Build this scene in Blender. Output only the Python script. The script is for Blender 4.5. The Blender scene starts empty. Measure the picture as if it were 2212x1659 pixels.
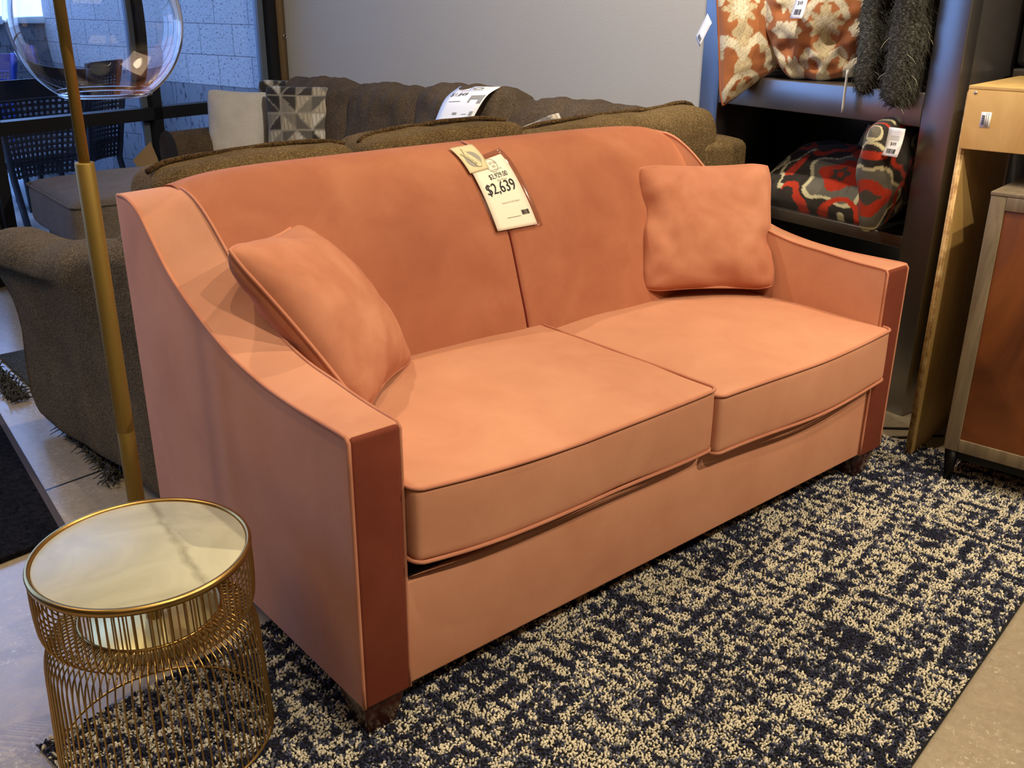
import bpy, bmesh, math, random
import numpy as np
from mathutils import Vector, Matrix, noise

random.seed(7)
RNG = np.random.default_rng(11)
PI = math.pi
SC = bpy.context.scene
COL = SC.collection
V3 = lambda *a: np.array(a, float)

# ------------------------------------------------------------------ materials
def srgb(r, g, b):
    f = lambda v: (v / 255) / 12.92 if v / 255 <= .04045 else ((v / 255 + .055) / 1.055) ** 2.4
    return (f(r), f(g), f(b), 1.0)

class NT:
    def __init__(s, name):
        s.m = bpy.data.materials.new(name); s.m.use_nodes = True
        s.t = s.m.node_tree; s.n = s.t.nodes; s.l = s.t.links
        s.b = s.n['Principled BSDF']; s.out = s.n['Material Output']
        s.tc = None
    def node(s, typ, **kw):
        n = s.n.new(typ)
        for k, v in kw.items(): setattr(n, k, v)
        return n
    def coord(s, scale=(1, 1, 1), rot=(0, 0, 0), loc=(0, 0, 0), kind='Object'):
        if s.tc is None: s.tc = s.node('ShaderNodeTexCoord')
        mp = s.node('ShaderNodeMapping')
        mp.inputs['Scale'].default_value = scale; mp.inputs['Rotation'].default_value = rot; mp.inputs['Location'].default_value = loc
        s.l.new(s.tc.outputs[kind], mp.inputs['Vector'])
        return mp.outputs['Vector']
    def noise(s, vec, scale, detail=3, rough=.55, dist=0):
        n = s.node('ShaderNodeTexNoise'); n.inputs['Scale'].default_value = scale
        n.inputs['Detail'].default_value = detail; n.inputs['Roughness'].default_value = rough
        n.inputs['Distortion'].default_value = dist
        s.l.new(vec, n.inputs['Vector']); return n.outputs['Fac']
    def voro(s, vec, scale, feature='F1', out='Distance'):
        n = s.node('ShaderNodeTexVoronoi', feature=feature); n.inputs['Scale'].default_value = scale
        s.l.new(vec, n.inputs['Vector']); return n.outputs[out]
    def ramp(s, fac, stops, interp='LINEAR'):
        n = s.node('ShaderNodeValToRGB'); cr = n.color_ramp; cr.interpolation = interp
        while len(cr.elements) < len(stops): cr.elements.new(.5)
        for e, (p, c) in zip(cr.elements, stops): e.position = p; e.color = c
        s.l.new(fac, n.inputs['Fac']); return n.outputs['Color']
    def mix(s, fac, a, b, mode='MIX'):
        n = s.node('ShaderNodeMix', data_type='RGBA', blend_type=mode)
        s.put(fac, n.inputs[0]); s.put(a, n.inputs[6]); s.put(b, n.inputs[7]); return n.outputs[2]
    def math(s, op, a, b=None, c=None):
        n = s.node('ShaderNodeMath', operation=op)
        s.put(a, n.inputs[0])
        if b is not None: s.put(b, n.inputs[1])
        if c is not None: s.put(c, n.inputs[2])
        return n.outputs[0]
    def put(s, v, sock):
        if isinstance(v, bpy.types.NodeSocket): s.l.new(v, sock)
        else: sock.default_value = v
    def bump(s, h, strength=.3, dist=.01):
        n = s.node('ShaderNodeBump'); n.inputs['Strength'].default_value = strength; n.inputs['Distance'].default_value = dist
        s.l.new(h, n.inputs['Height']); s.l.new(n.outputs['Normal'], s.b.inputs['Normal']); return n
    def set(s, **kw):
        names = dict(color='Base Color', rough='Roughness', metal='Metallic', sheen='Sheen Weight', sheenr='Sheen Roughness',
                     sheent='Sheen Tint', spec='Specular IOR Level', coat='Coat Weight', coatr='Coat Roughness', trans='Transmission Weight', alpha='Alpha', ior='IOR', aniso='Anisotropic')
        for k, v in kw.items(): s.put(v, s.b.inputs[names[k]])
        return s
    def attr(s, name='Col'):
        n = s.node('ShaderNodeAttribute', attribute_name=name); return n.outputs['Color']

def plain(name, col, rough=.6, metal=0., spec=.5, **kw):
    m = NT(name); m.set(color=col, rough=rough, metal=metal, spec=spec, **kw); return m.m

def velvet(name, base, dark, light, sheen=.32):
    m = NT(name); v = m.coord()
    f = m.noise(v, 5.5, 4, .6, .4)
    c = m.ramp(f, [(.28, dark), (.5, base), (.74, light)])
    fine = m.noise(v, 900, 2, .5)
    c = m.mix(m.math('MULTIPLY', fine, .25), c, dark)
    m.set(color=c, rough=.85, sheen=sheen, sheenr=.38, sheent=light, spec=.18)
    m.bump(m.noise(v, 700, 2), .12, .002)
    return m.m

def chenille(name, a, b, c3, sc=1.0, sheen=.25):
    m = NT(name); v = m.coord()
    w = m.noise(v, 150 * sc, 3, .65, .5)
    big = m.noise(v, 7, 3, .6)
    f = m.math('ADD', m.math('MULTIPLY', w, .8), m.math('MULTIPLY', big, .25))
    col = m.ramp(f, [(.36, a), (.52, b), (.68, c3)])
    m.set(color=col, rough=.95, sheen=sheen, sheenr=.5, sheent=c3, spec=.1)
    vo = m.voro(v, 190 * sc)
    m.bump(m.math('ADD', vo, w), .7, .004)
    return m.m

M = {}
M['velvet'] = velvet('salmon_velvet', srgb(197, 139, 109), srgb(189, 130, 101), srgb(204, 147, 117))
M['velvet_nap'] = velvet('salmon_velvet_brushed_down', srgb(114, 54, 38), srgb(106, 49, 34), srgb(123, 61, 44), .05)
M['velvet_pillow'] = velvet('salmon_velvet_pillow', srgb(182, 121, 93), srgb(164, 102, 76), srgb(198, 139, 110), .4)  # same salmon velvet, velvet shading put into a darker colour
M['velvet_back'] = velvet('salmon_velvet_inner_back', srgb(166, 104, 76), srgb(156, 94, 68), srgb(176, 115, 86), .25)  # deeper nap tone, with backrest shade also put into the colour
M['piping'] = velvet('salmon_piping', srgb(186, 124, 97), srgb(174, 112, 88), srgb(198, 138, 110))
M['seam'] = plain('dark_salmon_seam', srgb(120, 42, 30), .9)
M['black'] = plain('black_cloth', srgb(12, 10, 10), .95)
M['brown'] = chenille('olive_brown_chenille', srgb(50, 39, 24), srgb(86, 69, 44), srgb(124, 104, 72), 1.5)
M['brown_arm'] = chenille('olive_brown_chenille_arm', srgb(58, 48, 32), srgb(88, 74, 50), srgb(122, 104, 74))
M['brown_shaded'] = chenille('shaded_brown_chenille', srgb(52, 42, 34), srgb(80, 67, 54), srgb(108, 92, 75), 1.4)  # same sectional chenille, dimmer greyer light put into its colour
M['brown_window_lit'] = chenille('window_lit_brown_velour', srgb(96, 86, 78), srgb(120, 110, 102), srgb(146, 136, 128), 1.6, .8)  # chaise copy lightened: window light put into its colour

def wood(name, a, b, rough=.35, scale=(1, 1, 1), sc=14, coat=0., lo=.3, hi=.7, spec=.5):
    m = NT(name); v = m.coord(scale=scale)
    f = m.noise(v, sc, 5, .6, 1.2)
    m.set(color=m.ramp(f, [(lo, a), (hi, b)]), rough=rough, coat=coat, coatr=.1, spec=spec)
    m.bump(m.noise(v, sc * 5, 3), .06, .003)
    return m.m
M['legwood'] = wood('dark_walnut_leg', srgb(38, 14, 8), srgb(70, 28, 16), .25, (1, 1, .2), 20, .4)
M['espresso'] = wood('espresso_wood', srgb(14, 9, 10), srgb(26, 17, 18), .5, (1, .15, 1), 16, 1.)
M['espresso'].node_tree.nodes['Principled BSDF'].inputs['IOR'].default_value = 1.9
M['espresso'].node_tree.nodes['Principled BSDF'].inputs['Coat Roughness'].default_value = .3
M['espresso'].node_tree.nodes['Principled BSDF'].inputs['Coat IOR'].default_value = 2.3
M['ply'] = wood('birch_plywood', srgb(214, 172, 100), srgb(232, 194, 122), .55, (1, 1, .35), 9, 0, .35, .7)
M['cabframe'] = wood('weathered_taupe_frame', srgb(98, 86, 68), srgb(136, 122, 98), .5, (3, 3, .4), 8, 0, .3, .75)
M['cabpanel'] = wood('figured_brown_veneer', srgb(84, 42, 14), srgb(142, 80, 32), .45, (1.2, 1.2, .55), 3.2, .0, .3, .72)
M['blackmetal'] = plain('black_metal', srgb(16, 16, 18), .45, .6)

def plyedge():
    m = NT('plywood_edge'); v = m.coord(rot=(0, 0, -math.radians(9)))
    sp = m.node('ShaderNodeSeparateXYZ'); m.l.new(v, sp.inputs[0])
    w = m.math('SINE', m.math('MULTIPLY', sp.outputs['Y'], 900.))
    n = m.noise(v, 40, 3)
    m.set(color=m.ramp(m.math('ADD', m.math('MULTIPLY', w, .07), n), [(.3, srgb(148, 108, 60)), (.5, srgb(196, 158, 100)), (.7, srgb(222, 190, 134))]), rough=.6)
    return m.m
M['plyedge'] = plyedge()

def brass(name, col, rough=.28, sc=60):
    m = NT(name); v = m.coord(); f = m.noise(v, sc, 3)
    m.set(color=col, metal=1., rough=m.math('ADD', m.math('MULTIPLY', f, .12), rough - .06)); return m.m
M['gold'] = brass('satin_gold_wire', srgb(196, 158, 92), .34)
M['brass'] = brass('brushed_brass_pole', srgb(150, 124, 62), .55)
M['brass'].node_tree.nodes['Principled BSDF'].inputs['Metallic'].default_value = .7
M['brassplate'] = brass('polished_brass_plate', srgb(214, 200, 140), .42)
M['brassplate'].node_tree.nodes['Principled BSDF'].inputs['Metallic'].default_value = .6

VEINROT = .116
def marble():
    m = NT('cream_marble'); v = m.coord(rot=(0, 0, VEINROT))
    # one broad diagonal vein and cloudy patches
    sp = m.node('ShaderNodeSeparateXYZ'); m.l.new(v, sp.inputs[0])
    wob = m.noise(v, 9, 5, .65)
    d = m.math('ABSOLUTE', m.math('ADD', m.math('ADD', sp.outputs['X'], -.061), m.math('MULTIPLY', m.math('SUBTRACT', wob, .5), .05)))
    vein = m.math('SUBTRACT', 1.0, m.math('MULTIPLY', d, 85.))
    vein = m.math('MULTIPLY', m.math('MAXIMUM', vein, 0.), m.math('MULTIPLY', m.noise(v, 30, 4), 1.1))
    cloud = m.ramp(m.noise(v, 6, 6, .6, 1.), [(.35, srgb(182, 178, 152)), (.62, srgb(204, 200, 174))])
    c = m.mix(vein, cloud, srgb(128, 122, 100))
    m.set(color=c, rough=.38, spec=.22); return m.m
M['marble'] = marble()

def floor_mat():
    m = NT('polished_concrete'); v = m.coord()
    a = m.noise(v, 3.2, 6, .68, .6); b = m.noise(v, 46, 6, .78, .5)
    f = m.math('ADD', m.math('MULTIPLY', a, .45), m.math('MULTIPLY', b, .62))
    c = m.ramp(f, [(.38, srgb(146, 132, 112)), (.55, srgb(160, 146, 124)), (.66, srgb(172, 158, 136)), (.76, srgb(206, 194, 170))])
    speck = m.ramp(m.noise(v, 95, 5, .75, .6), [(.56, (0, 0, 0, 1)), (.66, (1, 1, 1, 1))])
    c = m.mix(m.math('MULTIPLY', speck, m.ramp(m.noise(v, 4.5, 4, .7), [(.47, (0, 0, 0, 1)), (.62, (.7, .7, .7, 1))])), c, srgb(240, 232, 212))
    sp = m.node('ShaderNodeSeparateXYZ'); m.l.new(m.coord(rot=(0, 0, -math.radians(9))), sp.inputs[0])
    def joint(sock, off, per):
        t = m.math('PINGPONG', m.math('ADD', sock, off), per)
        return m.math('LESS_THAN', t, .005)
    j = m.math('MAXIMUM', joint(sp.outputs['Y'], -1.478, 1.6), joint(sp.outputs['X'], 3.4, 3.2))
    c = m.mix(j, c, srgb(40, 36, 34))
    m.set(color=c, rough=m.math('ADD', m.math('MULTIPLY', b, .30), .06), spec=.6)
    m.bump(f, .08, .004); return m.m
M['floor'] = floor_mat()

def wall_mat():
    m = NT('grey_painted_plaster'); v = m.coord()
    m.set(color=srgb(182, 178, 174), rough=.8, spec=.25); m.bump(m.noise(v, 130, 4, .6), .35, .003); return m.m
M['wall'] = wall_mat()
M['wall_dark'] = plain('dark_painted_wall', srgb(96, 84, 74), .8)
M['ceiling'] = plain('dark_open_ceiling', srgb(58, 50, 46), .9)
M['tan'] = plain('tan_edge_bead', srgb(112, 88, 58), .7)

def block_mat(ox, dark=False):
    m = NT('concrete_block' + ('_splitface' if dark else '')); v = m.coord(loc=(ox, -.05, 0), kind='UV')
    br = m.node('ShaderNodeTexBrick'); br.offset = .5
    br.inputs['Scale'].default_value = 1; br.inputs['Mortar Size'].default_value = .0028; br.inputs['Brick Width'].default_value = .3115
    br.inputs['Row Height'].default_value = .185; br.inputs['Mortar Smooth'].default_value = .2
    if dark: a, b, mo = srgb(106, 108, 112), srgb(122, 124, 128), srgb(66, 68, 72)
    else: a, b, mo = srgb(152, 152, 152), srgb(162, 162, 162), srgb(96, 96, 100)
    br.inputs['Color1'].default_value = a; br.inputs['Color2'].default_value = b; br.inputs['Mortar'].default_value = mo
    m.l.new(v, br.inputs['Vector'])
    vs = m.coord(scale=(1, .35, 1) if dark else (1, 1, 1), kind='UV')
    pits = m.ramp(m.noise(vs, 60 if not dark else 34, 4, .65), [(.36, (0, 0, 0, 1)), (.44, (1, 1, 1, 1))])
    c = m.mix(pits, srgb(48, 52, 62), br.outputs['Color'])
    m.set(color=m.mix(.75 if not dark else .9, br.outputs['Color'], c), rough=.9, spec=.2)
    m.bump(m.noise(vs, 50, 5), .5, .012); return m.m

def glass_pane():
    m = NT('window_glass'); n, l = m.n, m.l
    tr = m.node('ShaderNodeBsdfTransparent'); tr.inputs[0].default_value = (.93, .96, 1, 1)
    gl = m.node('ShaderNodeBsdfGlossy'); gl.inputs['Roughness'].default_value = .02
    fr = m.node('ShaderNodeFresnel'); fr.inputs['IOR'].default_value = 1.35
    mx = m.node('ShaderNodeMixShader'); l.new(fr.outputs[0], mx.inputs[0]); l.new(tr.outputs[0], mx.inputs[1]); l.new(gl.outputs[0], mx.inputs[2])
    l.new(mx.outputs[0], m.out.inputs['Surface']); return m.m
M['pane'] = glass_pane()
def globe_glass():
    m = NT('clear_blown_glass')
    m.set(color=(1, 1, 1, 1), rough=0., trans=1., ior=1.42, spec=.5); return m.m
M['glass'] = globe_glass()

def paper(name, c1=srgb(238, 232, 212)):
    m = NT(name); m.set(color=c1, rough=.55, spec=.3); return m.m
M['paper'] = paper('cream_paper'); M['paper2'] = paper('white_paper', srgb(236, 236, 238)); M['sticker'] = paper('beige_sticker', srgb(214, 200, 160))
M['ink'] = plain('black_ink', srgb(30, 26, 26), .6); M['greyink'] = plain('grey_ink', srgb(150, 146, 136), .6)
def sleeve():
    m = NT('clear_plastic_sleeve')
    tr = m.node('ShaderNodeBsdfTransparent'); tr.inputs[0].default_value = (.93, .91, .9, 1)
    gl = m.node('ShaderNodeBsdfGlossy'); gl.inputs['Roughness'].default_value = .12
    mx = m.node('ShaderNodeMixShader'); mx.inputs[0].default_value = .07
    m.l.new(tr.outputs[0], mx.inputs[1]); m.l.new(gl.outputs[0], mx.inputs[2]); m.l.new(mx.outputs[0], m.out.inputs['Surface']); return m.m
M['sleeve'] = sleeve()

def attr_fabric(name, rough=.9, sheen=.2, bsc=260, bst=.4):
    m = NT(name); v = m.coord(); c = m.attr()
    c = m.mix(m.math('MULTIPLY', m.noise(v, bsc, 2), .35), c, (0.02, .015, .01, 1))
    m.set(color=c, rough=rough, sheen=sheen, spec=.15); m.bump(m.noise(v, bsc, 3), bst, .002); return m.m
M['damask'] = attr_fabric('orange_cream_damask', .6, .2, 320, .3)
M['suzani'] = attr_fabric('grey_red_embroidery', .9, .15)
M['geo'] = attr_fabric('triangle_patch_fabric', .85, .15)
M['white_linen'] = chenille('white_linen', srgb(196, 186, 174), srgb(214, 206, 196), srgb(228, 222, 214), 2.5, .1)
M['fur'] = chenille('grey_olive_fur', srgb(30, 30, 27), srgb(58, 58, 52), srgb(96, 98, 92), .8, .6)
M['strand'] = plain('pale_fur_strand', srgb(150, 148, 130), .7)
M['furstrand'] = plain('dark_fur_strand', srgb(60, 59, 51), .8)
M['greyleather'] = chenille('grey_woven_upholstery', srgb(46, 48, 52), srgb(60, 62, 66), srgb(76, 78, 82), 2, .05)
M['thread'] = plain('white_thread', srgb(190, 186, 176), .8)
M['chair'] = plain('black_blue_chair_paint', srgb(9, 11, 22), .5)
M['bluechair'] = plain('blue_mesh_chair', srgb(34, 60, 150), .5)
M['frame'] = plain('black_window_frame', srgb(9, 9, 12), .5)
M['frame_ext'] = plain('grey_window_stop', srgb(92, 100, 112), .4)
M['patio'] = wood('patio_concrete', srgb(186, 188, 190), srgb(204, 206, 208), .85, (1, 1, 1), 6, 0)
M['plastic'] = plain('cloudy_plastic_wrap', srgb(206, 218, 226), .25)
M['cable'] = plain('black_cable', srgb(14, 10, 8), .6)
M['steel'] = plain('bright_steel', srgb(210, 210, 214), .25, 1.)
M['coping'] = plain('white_coping', srgb(226, 230, 226), .7)
M['tanfabric'] = plain('tan_card', srgb(150, 124, 88), .8)

def black_rug_mat():
    m = NT('charcoal_shag'); v = m.coord(); f = m.noise(v, 90, 4, .7)
    m.set(color=m.ramp(f, [(.35, srgb(10, 10, 13)), (.7, srgb(40, 40, 46))]), rough=1., spec=.05); m.bump(f, 1., .01); return m.m
M['blackrug'] = black_rug_mat()
M['binding'] = plain('grey_rug_binding', srgb(66, 60, 66), .9)

def pile_mat():
    m = NT('navy_cream_pile'); c = m.attr(); v = m.coord()
    m.set(color=m.mix(m.math('MULTIPLY', m.noise(v, 500, 2), .3), c, (.02, .02, .03, 1)), rough=.95, spec=.1, sheen=.15); return m.m
M['pile'] = pile_mat()

# ------------------------------------------------------------------ object helpers
OFF = {}
def tag(o, label=None, cat=None, group=None, kind=None):
    if label: o['label'] = label
    if cat: o['category'] = cat
    if group: o['group'] = group
    if kind: o['kind'] = kind
    return o
def thing(name, label, cat, loc, group=None):
    o = bpy.data.objects.new(name, None); COL.objects.link(o); o.location = loc; o.empty_display_size = .05
    OFF[o.name] = V3(*loc); tag(o, label, cat, group); return o
def obj(name, verts, faces, mat, parent=None, smooth=True, loc=None, mods=None, cols=None, uvs=None, fmats=None):
    verts = np.asarray(verts, float).reshape(-1, 3)
    off = OFF[parent.name] if parent is not None else (V3(*loc) if loc is not None else V3(0, 0, 0))
    me = bpy.data.meshes.new(name)
    vv = verts - off
    me.from_pydata(vv.tolist(), [], [list(map(int, f)) for f in faces]); me.update()
    for mt in (mat if isinstance(mat, (list, tuple)) else [mat]): me.materials.append(mt)
    if smooth: me.polygons.foreach_set('use_smooth', [True] * len(me.polygons))
    if fmats is not None: me.polygons.foreach_set('material_index', fmats)
    if cols is not None:
        a = me.color_attributes.new('Col', 'FLOAT_COLOR', 'POINT')
        a.data.foreach_set('color', np.asarray(cols, np.float32).reshape(-1))
    if uvs is not None:
        ul = me.uv_layers.new(name='UVMap'); li = np.zeros(len(me.loops), int); me.loops.foreach_get('vertex_index', li)
        ul.data.foreach_set('uv', np.asarray(uvs, np.float32)[li].reshape(-1))
    o = bpy.data.objects.new(name, me); COL.objects.link(o)
    if parent is not None: o.parent = parent
    else: o.location = off
    OFF[o.name] = off
    if mods:
        for k in mods:
            if k[0] == 'bevel':
                b = o.modifiers.new('b', 'BEVEL'); b.width = k[1]; b.segments = k[2]; b.limit_method = 'ANGLE'; b.angle_limit = math.radians(k[3] if len(k) > 3 else 35)
            if k[0] == 'subsurf':
                b = o.modifiers.new('s', 'SUBSURF'); b.levels = b.render_levels = k[1]
            if k[0] == 'wn':
                b = o.modifiers.new('w', 'WEIGHTED_NORMAL'); b.keep_sharp = True
    return o

class Acc:
    def __init__(s): s.v = []; s.f = []; s.n = 0; s.mi = []
    def add(s, v, f, mi=0):
        v = np.asarray(v, float).reshape(-1, 3)
        s.v.append(v); s.f += [[i + s.n for i in q] for q in f]; s.mi += [mi] * len(f); s.n += len(v); return s
    def get(s): return np.vstack(s.v), s.f

def frame(ang, org=(0, 0, 0)):
    a = math.radians(ang); u = V3(math.cos(a), math.sin(a), 0); v = V3(-math.sin(a), math.cos(a), 0); o = V3(*org)
    return lambda x, y, z: o + u * x + v * y + V3(0, 0, z)
def boxvf(P, x0, x1, y0, y1, z0, z1):
    v = [P(x, y, z) for z in (z0, z1) for y in (y0, y1) for x in (x0, x1)]
    f = [(0, 2, 3, 1), (4, 5, 7, 6), (0, 1, 5, 4), (2, 6, 7, 3), (0, 4, 6, 2), (1, 3, 7, 5)]
    return v, f
W0 = frame(0)
def box(name, P, x0, x1, y0, y1, z0, z1, mat, parent=None, bev=.003, seg=2, loc=None, smooth=True):
    v, f = boxvf(P, x0, x1, y0, y1, z0, z1)
    return obj(name, v, f, mat, parent, smooth, loc, [('bevel', bev, seg)] if bev else None)
def tubevf(pts, r, n=8, closed=False, cap=True):
    P = np.asarray(pts, float); m = len(P); rr = np.full(m, r) if np.isscalar(r) else np.asarray(r, float)
    T = np.zeros_like(P)
    for i in range(m):
        a = P[(i + 1) % m] if (closed or i < m - 1) else P[i]; b = P[i - 1] if (closed or i > 0) else P[i]
        t = a - b; T[i] = t / (np.linalg.norm(t) + 1e-12)
    ref = V3(0, 0, 1) if abs(T[0][2]) < .9 else V3(1, 0, 0)
    N = np.cross(T[0], ref); N /= np.linalg.norm(N)
    v = []
    for i in range(m):
        N = N - T[i] * (N @ T[i]); N /= np.linalg.norm(N) + 1e-12; B = np.cross(T[i], N)
        for k in range(n):
            a = 2 * PI * k / n; v.append(P[i] + rr[i] * (math.cos(a) * N + math.sin(a) * B))
    f = []
    for i in range(m if closed else m - 1):
        j = (i + 1) % m
        for k in range(n): f.append((i * n + k, i * n + (k + 1) % n, j * n + (k + 1) % n, j * n + k))
    if cap and not closed: f.append(tuple(range(n))[::-1]); f.append(tuple((m - 1) * n + k for k in range(n)))
    return np.array(v), f
def tube(name, pts, r, mat, parent=None, n=8, closed=False, loc=None):
    v, f = tubevf(pts, r, n, closed); return obj(name, v, f, mat, parent, True, loc)
def lathe(name, prof, cx, cy, mat, parent=None, n=64, closed=False, loc=None):
    v = []; m = len(prof)
    for r, z in prof:
        for k in range(n): a = 2 * PI * k / n; v.append((cx + r * math.cos(a), cy + r * math.sin(a), z))
    f = []
    for i in range(m if closed else m - 1):
        j = (i + 1) % m
        for k in range(n): f.append((i * n + k, i * n + (k + 1) % n, j * n + (k + 1) % n, j * n + k))
    if not closed:
        if prof[0][0] > 1e-5: f.append(tuple(range(n))[::-1])
        if prof[-1][0] > 1e-5: f.append(tuple((m - 1) * n + k for k in range(n)))
    return obj(name, v, f, mat, parent, True, loc, [('bevel', .0008, 1, 50)] if False else None)
def spline(ctrl, n):
    """Catmull-Rom through control points."""
    C = [np.asarray(p, float) for p in ctrl]; C = [2 * C[0] - C[1]] + C + [2 * C[-1] - C[-2]]; out = []
    segs = len(C) - 3
    for i in range(n + 1):
        t = i / n * segs; k = min(int(t), segs - 1); t -= k; a, b, c, d = C[k:k + 4]
        out.append(.5 * ((2 * b) + (c - a) * t + (2 * a - 5 * b + 4 * c - d) * t * t + (3 * b - a - 3 * c + d) * t ** 3))
    return np.array(out)
def fnoise(p, s, seed=0.): return noise.noise(Vector((p[0] * s + seed, p[1] * s + seed * 1.7, p[2] * s - seed)))

def softbox(name, O, ax, h, r, crown, mat, parent=None, k=10, lump=0., lsc=6., deform=None, seed=0., loc=None, cm=4):
    """upholstered box: rounded edges, crowned faces. O centre, ax three unit axes, h half sizes."""
    O = V3(*O); ax = [np.asarray(a, float) for a in ax]
    def axis(hh):
        e = [-hh, -hh + r * .25, -hh + r * .6, -hh + r]; e = list(np.array(e)); inner = list(np.linspace(-hh + r, hh - r, k + 1))[1:-1]
        return e + inner + [-q for q in e[::-1]]
    A = [axis(x) for x in h]; vid = {}; V = []; F = []
    def vert(p):
        key = (round(p[0], 6), round(p[1], 6), round(p[2], 6))
        if key in vid: return vid[key]
        p = np.array(p); q = np.clip(p, -(np.array(h) - r), np.array(h) - r); d = p - q; L = np.linalg.norm(d)
        w = q + d / L * r if L > 1e-9 else p
        w = w.copy(); base = w.copy()
        for i in range(3):
            j, l = (i + 1) % 3, (i + 2) % 3
            if crown[i]:
                fa = max(0, 1 - abs(base[j] / h[j]) ** cm) * max(0, 1 - abs(base[l] / h[l]) ** cm)
                w[i] += crown[i] * fa * (base[i] / h[i])
        if deform is not None: w = np.array(deform(w))
        W = O + ax[0] * w[0] + ax[1] * w[1] + ax[2] * w[2]
        if lump:
            nn = d / L if L > 1e-9 else p / np.linalg.norm(p)
            W = W + (ax[0] * nn[0] + ax[1] * nn[1] + ax[2] * nn[2]) * lump * fnoise(W, lsc, seed)
        vid[key] = len(V); V.append(W); return vid[key]
    for i in range(3):
        j, l = (i + 1) % 3, (i + 2) % 3
        for s in (-1, 1):
            for a in range(len(A[j]) - 1):
                for b in range(len(A[l]) - 1):
                    q = []
                    for (x, y) in ((A[j][a], A[l][b]), (A[j][a + 1], A[l][b]), (A[j][a + 1], A[l][b + 1]), (A[j][a], A[l][b + 1])):
                        p = [0, 0, 0]; p[i] = s * h[i]; p[j] = x; p[l] = y; q.append(vert(p))
                    F.append(q if s > 0 else q[::-1])
    return obj(name, V, F, mat, parent, True, loc)
def rrect(O, ax, hx, hy, off, r, deform=None, n=6, fill=24, zi=2):
    """rounded rectangle loop in the plane of axes 0,1 at height off along axis 2"""
    pts = []
    C = [(hx - r, hy - r, 0), (-(hx - r), hy - r, PI / 2), (-(hx - r), -(hy - r), PI), (hx - r, -(hy - r), 1.5 * PI)]
    raw = []
    for cx, cy, a0 in C:
        for i in range(n + 1): a = a0 + PI / 2 * i / n; raw.append((cx + r * math.cos(a), cy + r * math.sin(a)))
    full = []
    for i in range(len(raw)):
        p, q = np.array(raw[i]), np.array(raw[(i + 1) % len(raw)]); m = fill if np.linalg.norm(q - p) > .08 else 1
        for t in range(m): full.append(p + (q - p) * t / m)
    for x, y in full:
        w = np.array([x, y, off]);
        if deform is not None: w = np.array(deform(w))
        pts.append(V3(*O) + ax[0] * w[0] + ax[1] * w[1] + ax[2] * w[2])
    return pts

def unit(v): v = np.asarray(v, float); return v / np.linalg.norm(v)
def pillow(name, O, ux, uy, w, h, T, mat, parent=None, n=36, ear=.07, p=.42, wr=.004, colf=None, seed=1., bend=None, pipe=None, pipemat=None, loc=None, pinch=None):
    """throw pillow in the plane ux,uy; normal ux x uy"""
    ux = unit(ux); uy = unit(uy - ux * (np.asarray(uy) @ ux)); un = np.cross(ux, uy); O = V3(*O)
    def pos(u, v, s):
        x = u * (1 - ear * (1 - v * v)) * w / 2; y = v * (1 - ear * (1 - u * u)) * h / 2
        # round the very corners
        cc = max(0, abs(u) + abs(v) - 1.66) ** 1.5 * .34; x *= 1 - cc; y *= 1 - cc
        t = ((1 - u ** 2) * (1 - v ** 2)); t = max(t, 0) ** p * T / 2
        P_ = O + ux * x + uy * y
        e = max(abs(u), abs(v))
        wv = wr * (fnoise(P_, 9, seed + s) + .7 * fnoise(P_, 22, seed * 2 + s)) * (1 - e ** 12) * (.6 + e * 1.4)
        z = s * (t + wv * (1 if t > .004 else 0))
        if pinch: 
            for (pu, pv, pr, pd) in pinch:
                d2 = ((u - pu) ** 2 + (v - pv) ** 2) / pr ** 2; z -= s * pd * math.exp(-d2 * 2)
        z = s * max(s * z, 0) if t > 0 else z
        if bend: 
            dx, dy, dz = bend(u, v); x += dx; y += dy; z += dz
        return O + ux * x + uy * y + un * z
    g = np.linspace(-1, 1, n + 1); g = np.sin(g * PI / 2) * .55 + g * .45
    V = []; F = []; Cc = []; idx = {}
    for s in (1, -1):
        for i, u in enumerate(g):
            for j, v in enumerate(g):
                edge = i in (0, n) or j in (0, n)
                if s < 0 and edge: idx[(s, i, j)] = idx[(1, i, j)]; continue
                idx[(s, i, j)] = len(V); V.append(pos(u, v, s if not edge else 0))
                if colf: Cc.append(tuple(colf(u, v, s)))
        for i in range(n):
            for j in range(n):
                q = [idx[(s, i, j)], idx[(s, i + 1, j)], idx[(s, i + 1, j + 1)], idx[(s, i, j + 1)]]
                F.append(q if s > 0 else q[::-1])
    o = obj(name, V, F, mat, parent, True, loc if loc is not None else O, cols=Cc if colf else None)
    if pipe:
        L = [pos(u, -1, 0) for u in g[:-1]] + [pos(1, v, 0) for v in g[:-1]] + [pos(u, 1, 0) for u in g[::-1][:-1]] + [pos(-1, v, 0) for v in g[::-1][:-1]]
        tube('piping', L, pipe, pipemat or mat, o, 8, True)
    return o, pos

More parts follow.
